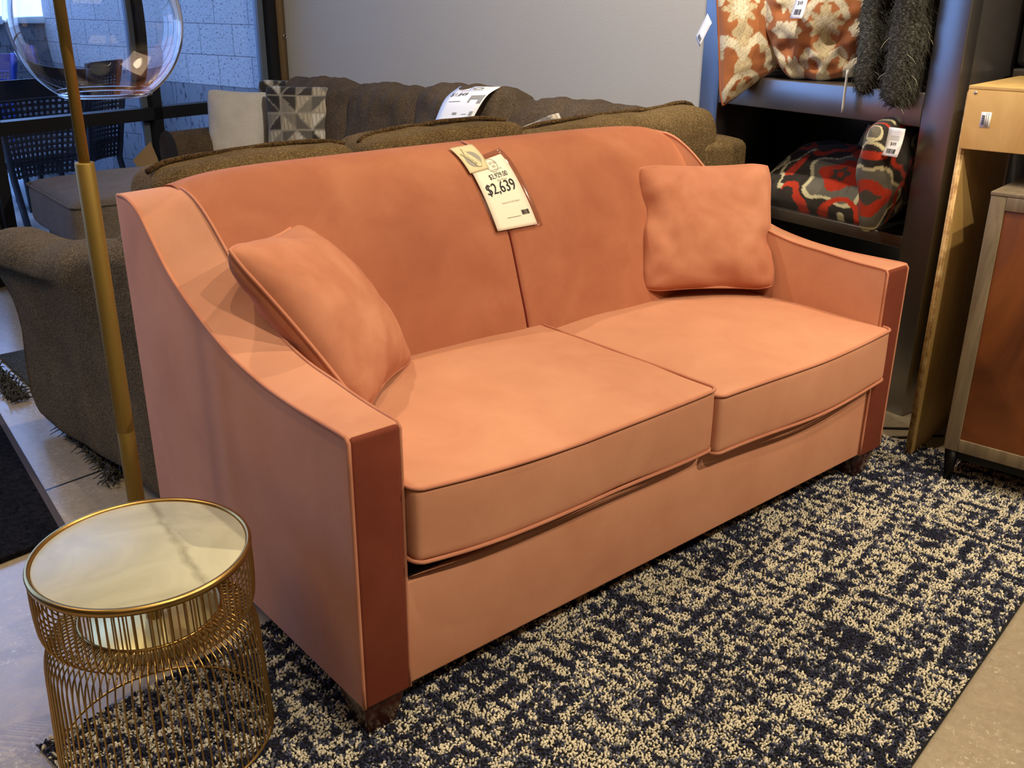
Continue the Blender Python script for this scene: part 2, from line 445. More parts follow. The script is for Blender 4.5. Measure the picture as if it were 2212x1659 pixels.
def text_vf(body, size, align='CENTER'):
    cu = bpy.data.curves.new('t', 'FONT'); cu.body = body; cu.size = size; cu.align_x = align; cu.resolution_u = 3; cu.fill_mode = 'FRONT' if hasattr(cu, 'fill_mode') else cu.fill_mode
    ob = bpy.data.objects.new('t', cu); COL.objects.link(ob)
    dg = bpy.context.evaluated_depsgraph_get(); me = ob.evaluated_get(dg).to_mesh()
    v = np.array([tuple(q.co) for q in me.vertices]).reshape(-1, 3); f = [list(q.vertices) for q in me.polygons]
    ob.evaluated_get(dg).to_mesh_clear(); bpy.data.objects.remove(ob); bpy.data.curves.remove(cu)
    return v, f
def on_sheet(acc, v, f, S, ox, oy, sx=1., rot=0.):
    c, s = math.cos(rot), math.sin(rot)
    acc.add([S(ox + (q[0] * sx * c - q[1] * s), oy + (q[0] * sx * s + q[1] * c)) for q in v], f)
def sheet(name, S, x0, x1, y0, y1, mat, parent, nx=6, ny=20, th=.0006, loc=None):
    V = []; F = []
    for i in range(nx + 1):
        for j in range(ny + 1): V.append(S(x0 + (x1 - x0) * i / nx, y0 + (y1 - y0) * j / ny))
    F = [(i * (ny + 1) + j, (i + 1) * (ny + 1) + j, (i + 1) * (ny + 1) + j + 1, i * (ny + 1) + j + 1) for i in range(nx) for j in range(ny)]
    o = obj(name, V, F, mat, parent, True, loc)
    m = o.modifiers.new('s', 'SOLIDIFY'); m.thickness = th; m.offset = -1
    return o
def rectvf(x0, x1, y0, y1): return np.array([(x0, y0, 0), (x1, y0, 0), (x1, y1, 0), (x0, y1, 0)]), [(0, 1, 2, 3)]
def barcode(acc, S, x0, x1, y0, y1, seed=3):
    r = random.Random(seed); x = x0
    while x < x1:
        w = r.choice((.0006, .0012, .0018)) * (x1 - x0) / .03
        v, f = rectvf(x, min(x + w, x1), y0, y1); on_sheet(acc, v, f, S, 0, 0); x += w + r.choice((.0007, .0012)) * (x1 - x0) / .03

# building frame: far window wall runs along U, right grey wall along V
ANG = 14.7
CORNER = V3(2.209, 4.283, 0)
B = frame(ANG, CORNER)
exec_order = []
# ------------------------------------------------------------------ camera
cd_ = bpy.data.cameras.new('camera'); cam = bpy.data.objects.new('camera', cd_); COL.objects.link(cam); SC.camera = cam
CP = V3(-.739, -1.286, 1.333); yaw, pit, rol = .7067, .3801, .00745
def cam_axes():
    cy, sy, cp, sp = math.cos(yaw), math.sin(yaw), math.cos(pit), math.sin(pit)
    f = V3(sy * cp, cy * cp, -sp); r = V3(cy, -sy, 0); u = np.cross(r, f); c, s = math.cos(rol), math.sin(rol)
    return c * r + s * u, -s * r + c * u, f
r_, u_, f_ = cam_axes()
cam.matrix_world = Matrix(((r_[0], u_[0], -f_[0], CP[0]), (r_[1], u_[1], -f_[1], CP[1]), (r_[2], u_[2], -f_[2], CP[2]), (0, 0, 0, 1)))
cd_.sensor_width = 36; cd_.lens = 34.157; cd_.clip_start = .02

# ------------------------------------------------------------------ setting
def struct(o): o['kind'] = 'structure'; return o
struct(box('floor', B, -7.2, 1.0, -9.2, 0.02, -.12, 0, M['floor'], bev=0, smooth=False))
struct(box('wall_right', B, 0, .16, -9, .12, 0, 3.2, M['wall'], bev=0, smooth=False))
struct(box('wall_left', B, -7.2, -7, -9, .12, 0, 3.2, M['wall_dark'], bev=0, smooth=False))
struct(box('wall_back', B, -7, 0, -9.2, -9, 0, 3.2, M['wall_dark'], bev=0, smooth=False))
struct(box('ceiling', B, -7.2, .16, -9.2, .12, 3.2, 3.3, M['ceiling'], bev=0, smooth=False))
struct(box('trim_1', B, -.045, -.005, -.02, .06, 0, 3.2, M['tan'], bev=0))
struct(box('baseboard_right', B, -.012, -.001, -8.9, -.03, 0, .1, M['wall'], bev=.002))
struct(box('wall_far', B, -7, -.045, 0, .12, 2.75, 3.2, M['wall_dark'], bev=0)); struct(box('wall_far_left_light_block', B, -7, -5.41, 0, .12, 0, 2.75, M['wall_dark'], bev=0))  # unseen solid bay at left added to keep window light off the sofa arm
uu = [-.05, -.965, -1.868, -2.74, -3.63, -4.52, -5.41, -6.3, -7.0]
for k in range(6):
    u1, u0 = uu[k], uu[k + 1]
    w = thing('window_%d' % (k + 1), None, None, B(u0, .05, 0)); del_ = [w.__delitem__(q) for q in ('label',) if q in w]; w['kind'] = 'structure'
    a = Acc(); 
    for q in ((u0 - .0, u0 + .055, 0, .1, 0, 2.75), (u1 - .0 if k else u1 - .06, u1 + .0 if k else u1, 0, .1, 0, 2.75), (u0, u1, .0, .09, .702, .765), (u0, u1, .0, .1, 2.69, 2.75), (u0, u1, 0, .1, 0, .05)):
        if q[1] - q[0] > .001: a.add(*boxvf(B, *q))
    v, f = a.get(); obj('window_frame', v, f, M['frame'], w, False)
    a = Acc()
    for q in ((u0 + .055, u0 + .09, .045, .085, .765, 2.69), (u1 - (.1 if k == 0 else .035), u1 - (.06 if k == 0 else 0), .045, .085, .765, 2.69), (u0 + .055, u0 + .08, .05, .085, .05, .702), (u1 - (.1 if k == 0 else .035), u1 - (.06 if k == 0 else 0), .05, .085, .05, .702)):
        a.add(*boxvf(B, *q))
    v, f = a.get(); obj('window_stop', v, f, M['frame_ext'], w, False)
    a = Acc(); a.add(*boxvf(B, u0 + .03, u1 - .01, .06, .066, .75, 2.7)); a.add(*boxvf(B, u0 + .03, u1 - .01, .06, .066, .04, .71))
    v, f = a.get(); obj('window_pane', v, f, M['pane'], w, False)
# screw eye on the grey wall
t = thing('screw_eye', 'small bright metal screw eye in the grey wall beside the black window frame', 'hook', B(0, -.03, 1.1))
ring = [B(-.022 + .012 * math.cos(a), -.03, 1.1 + .012 * math.sin(a)) for a in np.linspace(0, 2 * PI, 20, endpoint=False)]
tube('ring', ring, .0028, M['steel'], t, 6, True); tube('shank', [B(-.01, -.03, 1.1), B(.002, -.03, 1.1)], .003, M['steel'], t, 6)

# ------------------------------------------------------------------ exterior
struct(box('ground', B, -14, 1.2, .12, 14, -.12, 0, M['patio'], bev=0))
def blockwall(name, P, L, z0, z1, mat, seed):
    V = []; U = []; F = []; 
    def quad(a, b, c, d, uv):
        n = len(V); V.extend([a, b, c, d]); U.extend(uv); F.append((n, n + 1, n + 2, n + 3))
    quad(P(0, 0, z0), P(L, 0, z0), P(L, 0, z1), P(0, 0, z1), [(0, z0), (L, z0), (L, z1), (0, z1)])
    quad(P(L, .2, z0), P(0, .2, z0), P(0, .2, z1), P(L, .2, z1), [(0, z0), (L, z0), (L, z1), (0, z1)])
    quad(P(0, 0, z1), P(L, 0, z1), P(L, .2, z1), P(0, .2, z1), [(0, 0), (L, 0), (L, .2), (0, .2)])
    quad(P(0, .2, z0), P(0, 0, z0), P(0, 0, z1), P(0, .2, z1), [(0, z0), (.2, z0), (.2, z1), (0, z1)])
    quad(P(L, 0, z0), P(L, .2, z0), P(L, .2, z1), P(L, 0, z1), [(0, z0), (.2, z0), (.2, z1), (0, z1)])
    return struct(obj(name, V, F, mat, None, False, uvs=U))
Pv = lambda x, y, z: B(-.06 + y, .13 + x, z)          # along V, starting at the corner
BM = block_mat(.13 - .236 + .1557 + .3115); BMD = block_mat(.13 - .1 , True)
blockwall('wall_outside_right', Pv, 2.42, .79, 3.6, BM, 1)
Pv2 = lambda x, y, z: B(-.066 + y, .13 + x, z)
blockwall('wall_outside_base', Pv2, 2.42, 0, .79, BMD, 2)
Pu = lambda x, y, z: B(.14 - x, 2.56 + y, z)
blockwall('wall_outside_far', Pu, 4.0, 0, 1.12, BMD, 3)
struct(box('trim_2', Pu, 0, 4.0, -.03, .25, 1.12, 1.175, M['coping'], bev=.004))

def outdoor_chair(P, label, mat, wt=.54, wb=.42, zt=.87, zb=.40, depth=.46, group=None, nu=14, nv=13, rake=.09, bar=.0085):
    t = thing('patio_chair', label, 'chair', P(0, 0, 0), group)
    def bp(s, q):  # s -1..1 across, q 0..1 up : curved raked back
        w = wb + (wt - wb) * q
        return P(s * w / 2, -rake * q + .05 * (s * s) * -1 + .05, zb + (zt - zb) * q)
    a = Acc()
    for i in range(nu + 1):
        s = -.86 + 1.72 * i / nu; v, f = tubevf([bp(s, q) for q in np.linspace(.0, .80, 9)], bar, 4); a.add(v, f)
    for j in range(nv + 1):
        q = .02 + .78 * j / nv; v, f = tubevf([bp(s, q) for s in np.linspace(-.86, .86, 9)], bar, 4); a.add(v, f)
    v, f = a.get(); obj('lattice_back', v, f, mat, t, False)
    def strip(n, q0, q1, s0, s1, th=.012):
        V = []; K = 12
        for i in range(K + 1):
            s = s0 + (s1 - s0) * i / K
            for q in (q0, q1):
                for d in (0, th): p = bp(s, q); V.append(p + (P(0, d, 0) - P(0, 0, 0)))
        F = []
        for i in range(K):
            b = i * 4; c = b + 4; F += [(b, b + 2, c + 2, c), (b + 1, c + 1, c + 3, b + 3), (b, c, c + 1, b + 1), (b + 2, b + 3, c + 3, c + 2)]
        F += [(0, 1, 3, 2), (K * 4, K * 4 + 2, K * 4 + 3, K * 4 + 1)]
        obj(n, V, F, mat, t, False)
    strip('top_rail', .78, 1.0, -1, 1, .02)
    for s in (-1, 1):
        a = Acc(); pts = [bp(s * .93, q) for q in np.linspace(1, -.02, 8)]; foot = P(s * .19, .02 - .06, 0); pts.append(pts[-1] * .5 + foot * .5); pts.append(foot)
        tube('rear_leg', pts, .02, mat, t, 6)
        tube('front_leg', [P(s * .21, depth, .43), P(s * .2, depth - .01, 0)], .018, mat, t, 6)
    box('seat', P, -.235, .235, .03, depth + .02, .40, .44, mat, t, .01)
    return t
Pc = lambda du, dv, a: (lambda x, y, z: frame(ANG + a, B(du, dv, 0))(x, y, z))
outdoor_chair(Pc(-1.13, .84, 0), 'black patio chair with square lattice back, nearest beyond the window rail', M['chair'], .62, .44, .885, .34, group=None)
outdoor_chair(Pc(-.50, 1.22, 28), 'dark patio chair turned sideways with curved lattice back beside the window mullion', M['chair'], .50, .40, .90, .32, nu=12, nv=16)
outdoor_chair(Pc(-.95, 1.95, 0), 'blue mesh patio chair standing farthest behind the black lattice chair', M['bluechair'], .66, .56, .96, .42, nu=24, nv=16, bar=.006)
outdoor_chair(Pc(-1.85, 1.75, 185), 'dark patio chair carrying a plastic wrapped bundle at the left window', M['chair'], .5, .44, .7, .40)
def blob(name, O, r, mat, label, cat, amp=.25, s=3.5, seed=2.):
    bm = bmesh.new(); bmesh.ops.create_icosphere(bm, subdivisions=4, radius=1); V = []
    for v in bm.verts:
        p = np.array(v.co); n = fnoise(p, 1.6, seed) * amp + abs(fnoise(p, s, seed + 3)) * amp * .8; p = p * (1 + n); V.append(V3(*O) + p * V3(*r))
    F = [[v.index for v in f.verts] for f in bm.faces]; bm.free()
    o = obj(name, V, F, mat, None, True, O); return tag(o, label, cat)
blob('wrapped_cushion', B(-1.88, 1.50, .565), (.22, .20, .115), M['plastic'], 'pale plastic wrapped cushion bundle on the outdoor chair at far left', 'wrapped cushion')
blob('wrapped_bundle', B(-.80, 1.62, .19), (.13, .12, .17), M['plastic'], 'pale blue plastic bundle on the patio between the two lattice chairs', 'wrapped bundle', seed=6.)

# ------------------------------------------------------------------ lights
wd = bpy.data.worlds.new('sky'); SC.world = wd; wd.use_nodes = True
bg = wd.node_tree.nodes['Background']; bg.inputs['Color'].default_value = (.28, .48, 1.0, 1); bg.inputs['Strength'].default_value = 4.7
def spot(name, loc, to, watts, col=(1, .77, .50), size=60, blend=.6, rad=.035):
    d = bpy.data.lights.new(name, 'SPOT'); d.energy = watts; d.color = col; d.spot_size = math.radians(size); d.spot_blend = blend; d.shadow_soft_size = rad
    o = bpy.data.objects.new(name, d); COL.objects.link(o); o.location = loc
    o.rotation_euler = (Vector(to) - Vector(loc)).to_track_quat('-Z', 'Y').to_euler(); return o
WARM = (1, .84, .61)
spot('key_fill_spot', (2.1, -2.3, 3.05), (1.3, .15, .45), 335, WARM, size=60, rad=.02)
spot('key_fill_spot', (.2, -2.1, 3.05), (.9, .25, .45), 150, WARM, size=58, rad=.02)
spot('key_fill_spot', (1.25, .1, 3.05), (1.15, .45, .5), 125, WARM, size=70, rad=.03)
spot('key_fill_spot', (-.3, -.6, 3.05), (-.3, .3, .2), 58, WARM, size=45)
spot('key_fill_spot', (.4, 1.9, 3.05), (1.0, 1.3, .7), 100, WARM, size=80)
spot('key_fill_spot', (1.0, -1.6, 3.05), (2.1, -.2, .9), 90, WARM, size=50)
spot('key_fill_spot', (1.2, .3, 3.05), (2.75, 2.2, 1.2), 430, (1, .90, .76), size=85, blend=1.)  # added wall-wash fill that brightens the grey wall
spot('key_fill_spot', (-1.5, 1.2, 3.05), (-.05, 1.5, .35), 70, WARM, size=50, rad=.28)  # added warm fill that brightens the brown sofa arm
def area(name, loc, to, watts, sx, sy, col):
    d = bpy.data.lights.new(name, 'AREA'); d.shape = 'RECTANGLE'; d.size = sx; d.size_y = sy; d.energy = watts; d.color = col
    o = bpy.data.objects.new(name, d); COL.objects.link(o); o.location = loc
    o.rotation_euler = (Vector(to) - Vector(loc)).to_track_quat('-Z', 'Y').to_euler(); return o
area('fill_panel', (-1.5, -2.2, 3.1), (-1.2, -1.6, 0), 20, 2.5, 1.6, (1, .74, .48))  # unseen fill light added to raise the warm ambient level
area('fill_panel', (-1.6, 1.2, 3.1), (-1.2, 1.2, 0), 22, 1.6, 1.2, (1, .74, .48))  # second unseen warm fill added over the left side
SC.view_settings.view_transform = 'Standard'; SC.view_settings.look = 'None'; SC.view_settings.gamma = 1; SC.view_settings.exposure = 0
SC.view_settings.use_curve_mapping = False

# ------------------------------------------------------------------ salmon sofa
L, WA = 1.794, .105
sofa = thing('sofa', 'salmon pink velvet sofa with sloped arms and two seat cushions on the speckled rug', 'sofa', (L / 2, .5, 0))
HB = .092
outer = spline([(0, .652), (.10, .650), (.20, .650), (.305, .656), (.42, .674), (.52, .704), (.617, .742), (.70, .785), (.77, .840), (.83, .890), (.895, .913), (.966, .912)], 48)
inner = spline([(0, .652), (.10, .655), (.20, .664), (.312, .674), (.42, .700), (.512, .745), (.58, .792), (.65, .846), (.72, .895), (.79, .925), (.87, .932), (.966, .915)], 48)
for xo, xi in ((0., WA), (L, L - WA)):
    sg = 1 if xi > xo else -1
    V = []; F = []; n = len(outer)
    for k in range(n):
        yo, zo = outer[k]; yi, zi = inner[k]; yb = min(yo, .955)
        V += [V3(xo, yb if k else 0, HB), V3(xo, yo, zo), V3(xi, yi, zi), V3(xi, min(yi, .955), HB)]
    for k in range(n - 1):
        a = k * 4; b = a + 4
        for q in range(4): F.append((a + q, b + q, b + (q + 1) % 4, a + (q + 1) % 4) if sg > 0 else (a + (q + 1) % 4, b + (q + 1) % 4, b + q, a + q))
    F.append((3, 2, 1, 0) if sg < 0 else (0, 1, 2, 3)); e = (n - 1) * 4; F.append((e, e + 1, e + 2, e + 3) if sg < 0 else (e + 3, e + 2, e + 1, e))
    arm = obj('arm', V, F, M['velvet'], sofa, True, mods=[('bevel', .016, 4, 50)])
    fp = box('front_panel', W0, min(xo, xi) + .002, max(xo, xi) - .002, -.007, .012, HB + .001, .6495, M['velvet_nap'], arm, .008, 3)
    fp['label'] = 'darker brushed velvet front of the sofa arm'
    a = Acc()
    op = [V3(xo + sg * .001, y, z - .001) for y, z in outer[:-1]]
    front = [V3(xo + sg * .001, -.003, z) for z in np.linspace(HB + .004, .642, 12)]
    a.add(*tubevf(front + [V3(xo + sg * .001, .003, .650)] + op[1:], .0042, 8))
    ip = [V3(xi - sg * .002, y, z - .001) for y, z in inner[:-3]]
    fronti = [V3(xi - sg * .001, -.003, z) for z in np.linspace(HB + .004, .642, 12)]
    a.add(*tubevf(fronti + [V3(xi - sg * .002, .003, .650)] + ip[1:], .0036, 8))
    v, f = a.get(); obj('piping', v, f, M['piping'], arm)
# backrest: one swept shell between the arms
sec = spline([(.53, .34), (.562, .50), (.60, .62), (.645, .75), (.698, .85), (.755, .918), (.82, .953), (.875, .958), (.935, .944), (.968, .90), (.964, .60), (.956, .10)], 60)
def back_y(z):
    S_ = sec[:44]; return float(np.interp(z, [q[1] for q in S_[:40]], [q[0] for q in S_[:40]]))
xs = sorted(set(list(np.linspace(WA - .01, L - WA + .01, 60)) + [.9 + d for d in (-.03, -.02, -.012, -.007, -.003, 0, .003, .007, .012, .02, .03)]))
V = []; F = []; m = len(sec)
for x in xs:
    e = min(x - WA, L - WA - x); drop = -.024 * math.exp(-max(e, 0) / .07); g = math.exp(-((x - .9) / .008) ** 2)
    for (y, z) in sec:
        q = max(0, min(1, (z - .5) / .4)); fr = 1 if y < .87 else 0
        V.append(V3(x, y + fr * (g * .007 - .008 * math.exp(-((x - .9) / .1) ** 2) * 0 + .012 * math.exp(-max(e, 0) / .06)) + .001 * fnoise((x, y, z), 5, 2), z + drop * q + .004 * q * math.sin(PI * (x - WA) / (L - 2 * WA))))
for i in range(len(xs) - 1):
    for k in range(m - 1): F.append((i * m + k, (i + 1) * m + k, (i + 1) * m + k + 1, i * m + k + 1))
    F.append((i * m + m - 1, (i + 1) * m + m - 1, (i + 1) * m, i * m))
F.append(tuple(range(m))[::-1]); F.append(tuple((len(xs) - 1) * m + k for k in range(m)))
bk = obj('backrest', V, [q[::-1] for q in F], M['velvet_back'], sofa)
sp_ = [V3(.9, y + .0045, z + .003) for y, z in sec[:36]]
tube('seam', sp_, .0026, M['seam'], bk, 6)
tube('piping', [V3(.9 + .0 , y, z + .006) for y, z in sec[27:37]], .0038, M['piping'], bk, 6)
# base
box('base', W0, WA - .004, L - WA + .004, .004, .955, HB, .325, M['velvet'], sofa, .008, 3)
box('deck', W0, WA, L - WA, .014, .60, .325, .334, M['black'], sofa, .002)
for x in (.004, L - .004 - .095):
    for y in (.004, .85):
        V = []; 
        for z, s in ((0.009, .016), (HB + .004, 0)): V += [V3(x + s, y + s, z), V3(x + .095 - s, y + s, z), V3(x + .095 - s, y + .095 - s, z), V3(x + s, y + .095 - s, z)]
        obj('leg', V, [(3, 2, 1, 0), (4, 5, 6, 7), (0, 1, 5, 4), (1, 2, 6, 5), (2, 3, 7, 6), (3, 0, 4, 7)], M['legwood'], sofa, True, mods=[('bevel', .003, 2)])
# seat cushions
def seat(x0, x1, y0, y1, zc, hz, tl, tr, crown, seed):
    cx, cy = (x0 + x1) / 2, (y0 + y1) / 2; hx, hy = (x1 - x0) / 2, (y1 - y0) / 2
    def df(w):
        s = w[0] / hx
        w = w.copy(); w[2] += (tl * max(0, -s) ** 1.3 + tr * max(0, s) ** 1.5) + .006 * math.sin(w[0] * 9 + seed) * (1 if w[2] < 0 else .4)
        fr = max(0, -w[1] / hy)
        w[1] -= .010 * (1 - s * s) * fr ** 6
        return w
    ax = (V3(1, 0, 0), V3(0, 1, 0), V3(0, 0, 1)); O = (cx, cy, zc)
    c = softbox('seat_cushion', O, ax, (hx, hy, hz), .016, (.0, .004, crown), M['velvet'], sofa, 16, .003, 7, df, seed, cm=2)
    a = Acc()
    for z in (hz - .004, -hz + .004):
        a.add(*tubevf(rrect(O, ax, hx + .001, hy + .001, z, .022, df, fill=22), .0042, 8, True))
    v, f = a.get(); obj('piping', v, f, M['piping'], c); return c
seat(WA + .006, .953, -.028, .60, .4285, .078, .026, .004, .034, 1.)
seat(.957, L - WA + .012, -.034, .60, .4075, .078, .0, .006, .034, 4.)

# throw pillows on the salmon sofa
def P4(tl, tr, br, bl):
    tl, tr, br, bl = map(np.array, (tl, tr, br, bl)); c = (tl + tr + br + bl) / 4; return c, unit(tr - tl + br - bl), unit(tl - bl + tr - br)
c0, ux, uy = P4((.030, .465, .878), (.333, .738, .835), (.488, .518, .526), (.185, .245, .568))
o, _ = pillow('throw_pillow', c0, ux, uy, .425, .425, .185, M['velvet_pillow'], n=44, ear=.085, p=.46, wr=.006, seed=3., pipe=.004, pipemat=M['piping'], pinch=[(.1, 1.0, .3, .02), (1.0, -.3, .25, .02), (-.2, -1, .3, .015)])
tag(o, 'salmon velvet throw pillow leaning on the left sloped arm of the sofa', 'pillow', 'salmon throw pillows')
c0, ux, uy = P4((1.453, .713, .874), (1.769, .467, .880), (1.670, .332, .517), (1.354, .578, .511))
o, _ = pillow('throw_pillow', c0, ux, uy, .41, .385, .15, M['velvet_pillow'], n=44, ear=.06, p=.40, wr=.006, seed=8., pipe=.004, pipemat=M['piping'], pinch=[(-1, .25, .3, .03), (.95, -.25, .2, .02), (.2, -1, .35, .02)])
tag(o, 'salmon velvet throw pillow upright in the right corner of the sofa', 'pillow', 'salmon throw pillows')

# price tag hanging over the sofa back
pt = thing('price_tag', 'white paper price tag marked $2,639 hanging on the salmon sofa back', 'price tag', (.91, .7, .86))
def bilin(q, lift):
    def S(a, b):  # a 0..1 left-right, b 0..1 bottom-top
        x = (q[3][0] * (1 - a) + q[2][0] * a) * (1 - b) + (q[0][0] * (1 - a) + q[1][0] * a) * b
        z = (q[3][1] * (1 - a) + q[2][1] * a) * (1 - b) + (q[0][1] * (1 - a) + q[1][1] * a) * b
        y = back_y(z); n = unit(V3(0, -1, .45 + max(0, z - .85) * 8)); return V3(x, y, z) + n * lift
    return S
QP = ((.837, .914), (.966, .930), (.992, .759), (.854, .759))
PW, PH = .135, .185
def SP(lift): 
    s = bilin(QP, lift); return lambda x, y: s(x / PW, y / PH)
sheet('plastic_sleeve', SP(.0055), -.008, PW + .022, -.006, PH + .012, M['sleeve'], pt, 6, 20, .0004)
sheet('paper', SP(.009), 0, PW, 0, PH, M['paper'], pt, 6, 20)
S1 = SP(.0100)
a = Acc()
for body, size, x, y, sx in (('$2,639', .040, .066, .100, .95), ('$2,929.00', .0175, .078, .137, .98)):
    v, f = text_vf(body, size); on_sheet(a, v, f, S1, x, y, sx)
v, f = text_vf('$2,639', .040); v[:, 0] += .0008; on_sheet(a, v, f, SP(.0102), .066, .1003, .95)
v, f = a.get(); obj('print', v, f, M['ink'], pt, False)
a = Acc(); barcode(a, S1, .098, .124, .032, .045); v, f = a.get(); obj('barcode', v, f, M['ink'], pt, False)
a = Acc()
for body, size, x, y, sx in (('Compare At', .0075, .084, .155, 1), ('Our Price', .0085, .083, .128, 1), ('Sydney Full Sofa Sleeper', .0065, .078, .070, 1), ('SETTER', .0085, .083, .170, 1), ('INC.', .0085, .083, .162, 1)):
    a = Acc(); v, f = text_vf(body, size); on_sheet(a, v, f, S1, x, y, sx); v, f = a.get(); obj('small_print', v, f, M['greyink'], pt, False)
a = Acc()
rp = [S1(.076 + .019 * math.cos(t_), .168 + .016 * math.sin(t_)) for t_ in np.linspace(0, 2 * PI, 30, endpoint=False)]
a.add(*tubevf(rp, .0006, 4, True)); v, f = a.get(); obj('logo_ring', v, f, M['greyink'], pt, False)
QS = ((.823, .950), (.904, .953), (.897, .902), (.829, .896))
SW, SH = .085, .075
def SS(lift):
    s = bilin(QS, lift); return lambda x, y: s(x / SW, y / SH)
sheet('in_stock_sticker', SS(.012), 0, SW, 0, SH, M['sticker'], pt, 6, 12)
S2 = SS(.0126); S4 = SS(.0137)
a = Acc(); v, f = rectvf(.045, .092, .030, .0315); on_sheet(a, v, f, S1, 0, 0); v, f = a.get(); obj('fine_line', v, f, M['greyink'], pt, False)
def disc_on(name, S, cx, cy, rx, ry, mat, parent, r0=0.):
    V = []; F = []; n = 36; R_ = [r0, r0 + (1 - r0) * .34, r0 + (1 - r0) * .67, 1.]
    for r in R_:
        for k in range(n): V.append(S(cx + rx * max(r, .01) * math.cos(2 * PI * k / n), cy + ry * max(r, .01) * math.sin(2 * PI * k / n)))
    for i in range(3):
        for k in range(n): F.append((i * n + k, (i + 1) * n + k, (i + 1) * n + (k + 1) % n, i * n + (k + 1) % n))
    return obj(name, V, F, mat, parent, False)
disc_on('badge', S2, .043, .036, .029, .023, M['greyink'], pt); 
RB = ((.006, .062), (.024, .074), (.070, .016), (.052, .004))       # slanted ribbon: upper end notched, lower end pointed
def SR(lift):
    s_ = SS(lift)
    return lambda a_, b_: s_(*[(RB[0][i] * (1 - a_) + RB[3][i] * a_) * (1 - b_) + (RB[1][i] * (1 - a_) + RB[2][i] * a_) * b_ for i in (0, 1)])
V = []; F = []; NA, NB = 16, 4
for i in range(NA + 1):
    for j in range(NB + 1):
        b_ = j / NB; k = 1 - abs(2 * b_ - 1); a0, a1 = .10 + .13 * k, .86 + .12 * k; V.append(SR(.0133)(a0 + (a1 - a0) * i / NA, b_))
F = [(i * (NB + 1) + j, (i + 1) * (NB + 1) + j, (i + 1) * (NB + 1) + j + 1, i * (NB + 1) + j + 1) for i in range(NA) for j in range(NB)]
obj('ribbon', V, F, M['sticker'], pt, False)
edge = [i * (NB + 1) for i in range(NA + 1)] + [NA * (NB + 1) + j for j in range(1, NB + 1)] + [i * (NB + 1) + NB for i in range(NA - 1, -1, -1)] + [j for j in range(NB - 1, 0, -1)]
tube('ribbon_outline', [V[i] for i in edge], .00035, M['ink'], pt, 4, True)
a = Acc(); v, f = text_vf('IN STOCK', .0098); on_sheet(a, v, f, S4, .0345, .0395, .95, 2.26); v, f = a.get(); obj('sticker_print', v, f, M['ink'], pt, False)
a = Acc(); v, f = rectvf(-.017, .017, 0, .0013); on_sheet(a, v, f, S4, .0455, .0395, 1., 2.26); v, f = a.get(); obj('fine_line', v, f, M['greyink'], pt, False)
# ------------------------------------------------------------------ brown sectional
sec_t = thing('sectional_sofa', 'olive brown chenille sectional with chaise, its back turned to the salmon sofa', 'sofa', (1.0, 2.0, 0))
A_ = frame(-2, (0, 1.053, 0))
aA = (A_(1, 0, 0) - A_(0, 0, 0), A_(0, 1, 0) - A_(0, 0, 0), V3(0, 0, 1))
box('back_frame', A_, .05, 2.20, -.005, .14, .06, .78, M['brown'], sec_t, .03, 4)
softbox('corner_post', A_(2.205, .12, .43), aA, (.125, .14, .412), .03, (.004, .006, .01), M['brown'], sec_t, 6, .006, 8, seed=3.)
M['weltcol'] = chenille('dark_welt', srgb(34, 24, 14), srgb(62, 46, 28), srgb(96, 76, 48))
def backcush(x0, x1, zt, seed, hump=0., lh=.17, rr=.032, rend=0.):
    hx = (x1 - x0) / 2; cx = (x0 + x1) / 2
    def df(w):
        s = w[0] / hx; w = w.copy()
        if w[2] > 0: w[2] += .008 * math.cos(s * PI / 2) + hump * math.exp(-((s - .78) / .2) ** 2) + .010 * s
        w[1] += .01 * s
        if rend and s > .80: w[2] -= rend * ((s - .80) / .20) ** 2.2 * (1 if w[2] > 0 else 0)
        return w
    O = A_(cx, .10, zt - lh)
    c = softbox('back_cushion', O, aA, (hx, .105, lh), rr, (.008, .02, .006), M['brown'], sec_t, 12, .008, 9, df, seed)
    # welt along the upper rear edge
    pts = [O + aA[0] * w[0] + aA[1] * w[1] + aA[2] * w[2] for w in [df(V3(s * (hx - .012), .012 - .03 * abs(s) ** 6, lh + .0095 - .012 * abs(s) ** 8)) for s in np.linspace(-1, 1, 34)]]
    pts = [V3(p[0], p[1], p[2] + .003 * fnoise(p, 14, seed)) for p in pts]
    end = [A_(x0 + .004, .005 + .0 * k, zt - .03 - .05 * k) for k in range(3)][::-1]
    tube('welt', pts, .0075, M['weltcol'], c, 7)
    return c
backcush(.122, .705, .938, 1., 0., .17, .055); backcush(.715, 1.275, .962, 2.); backcush(1.28, 2.195, .945, 3., .016, .17, .05, .075)
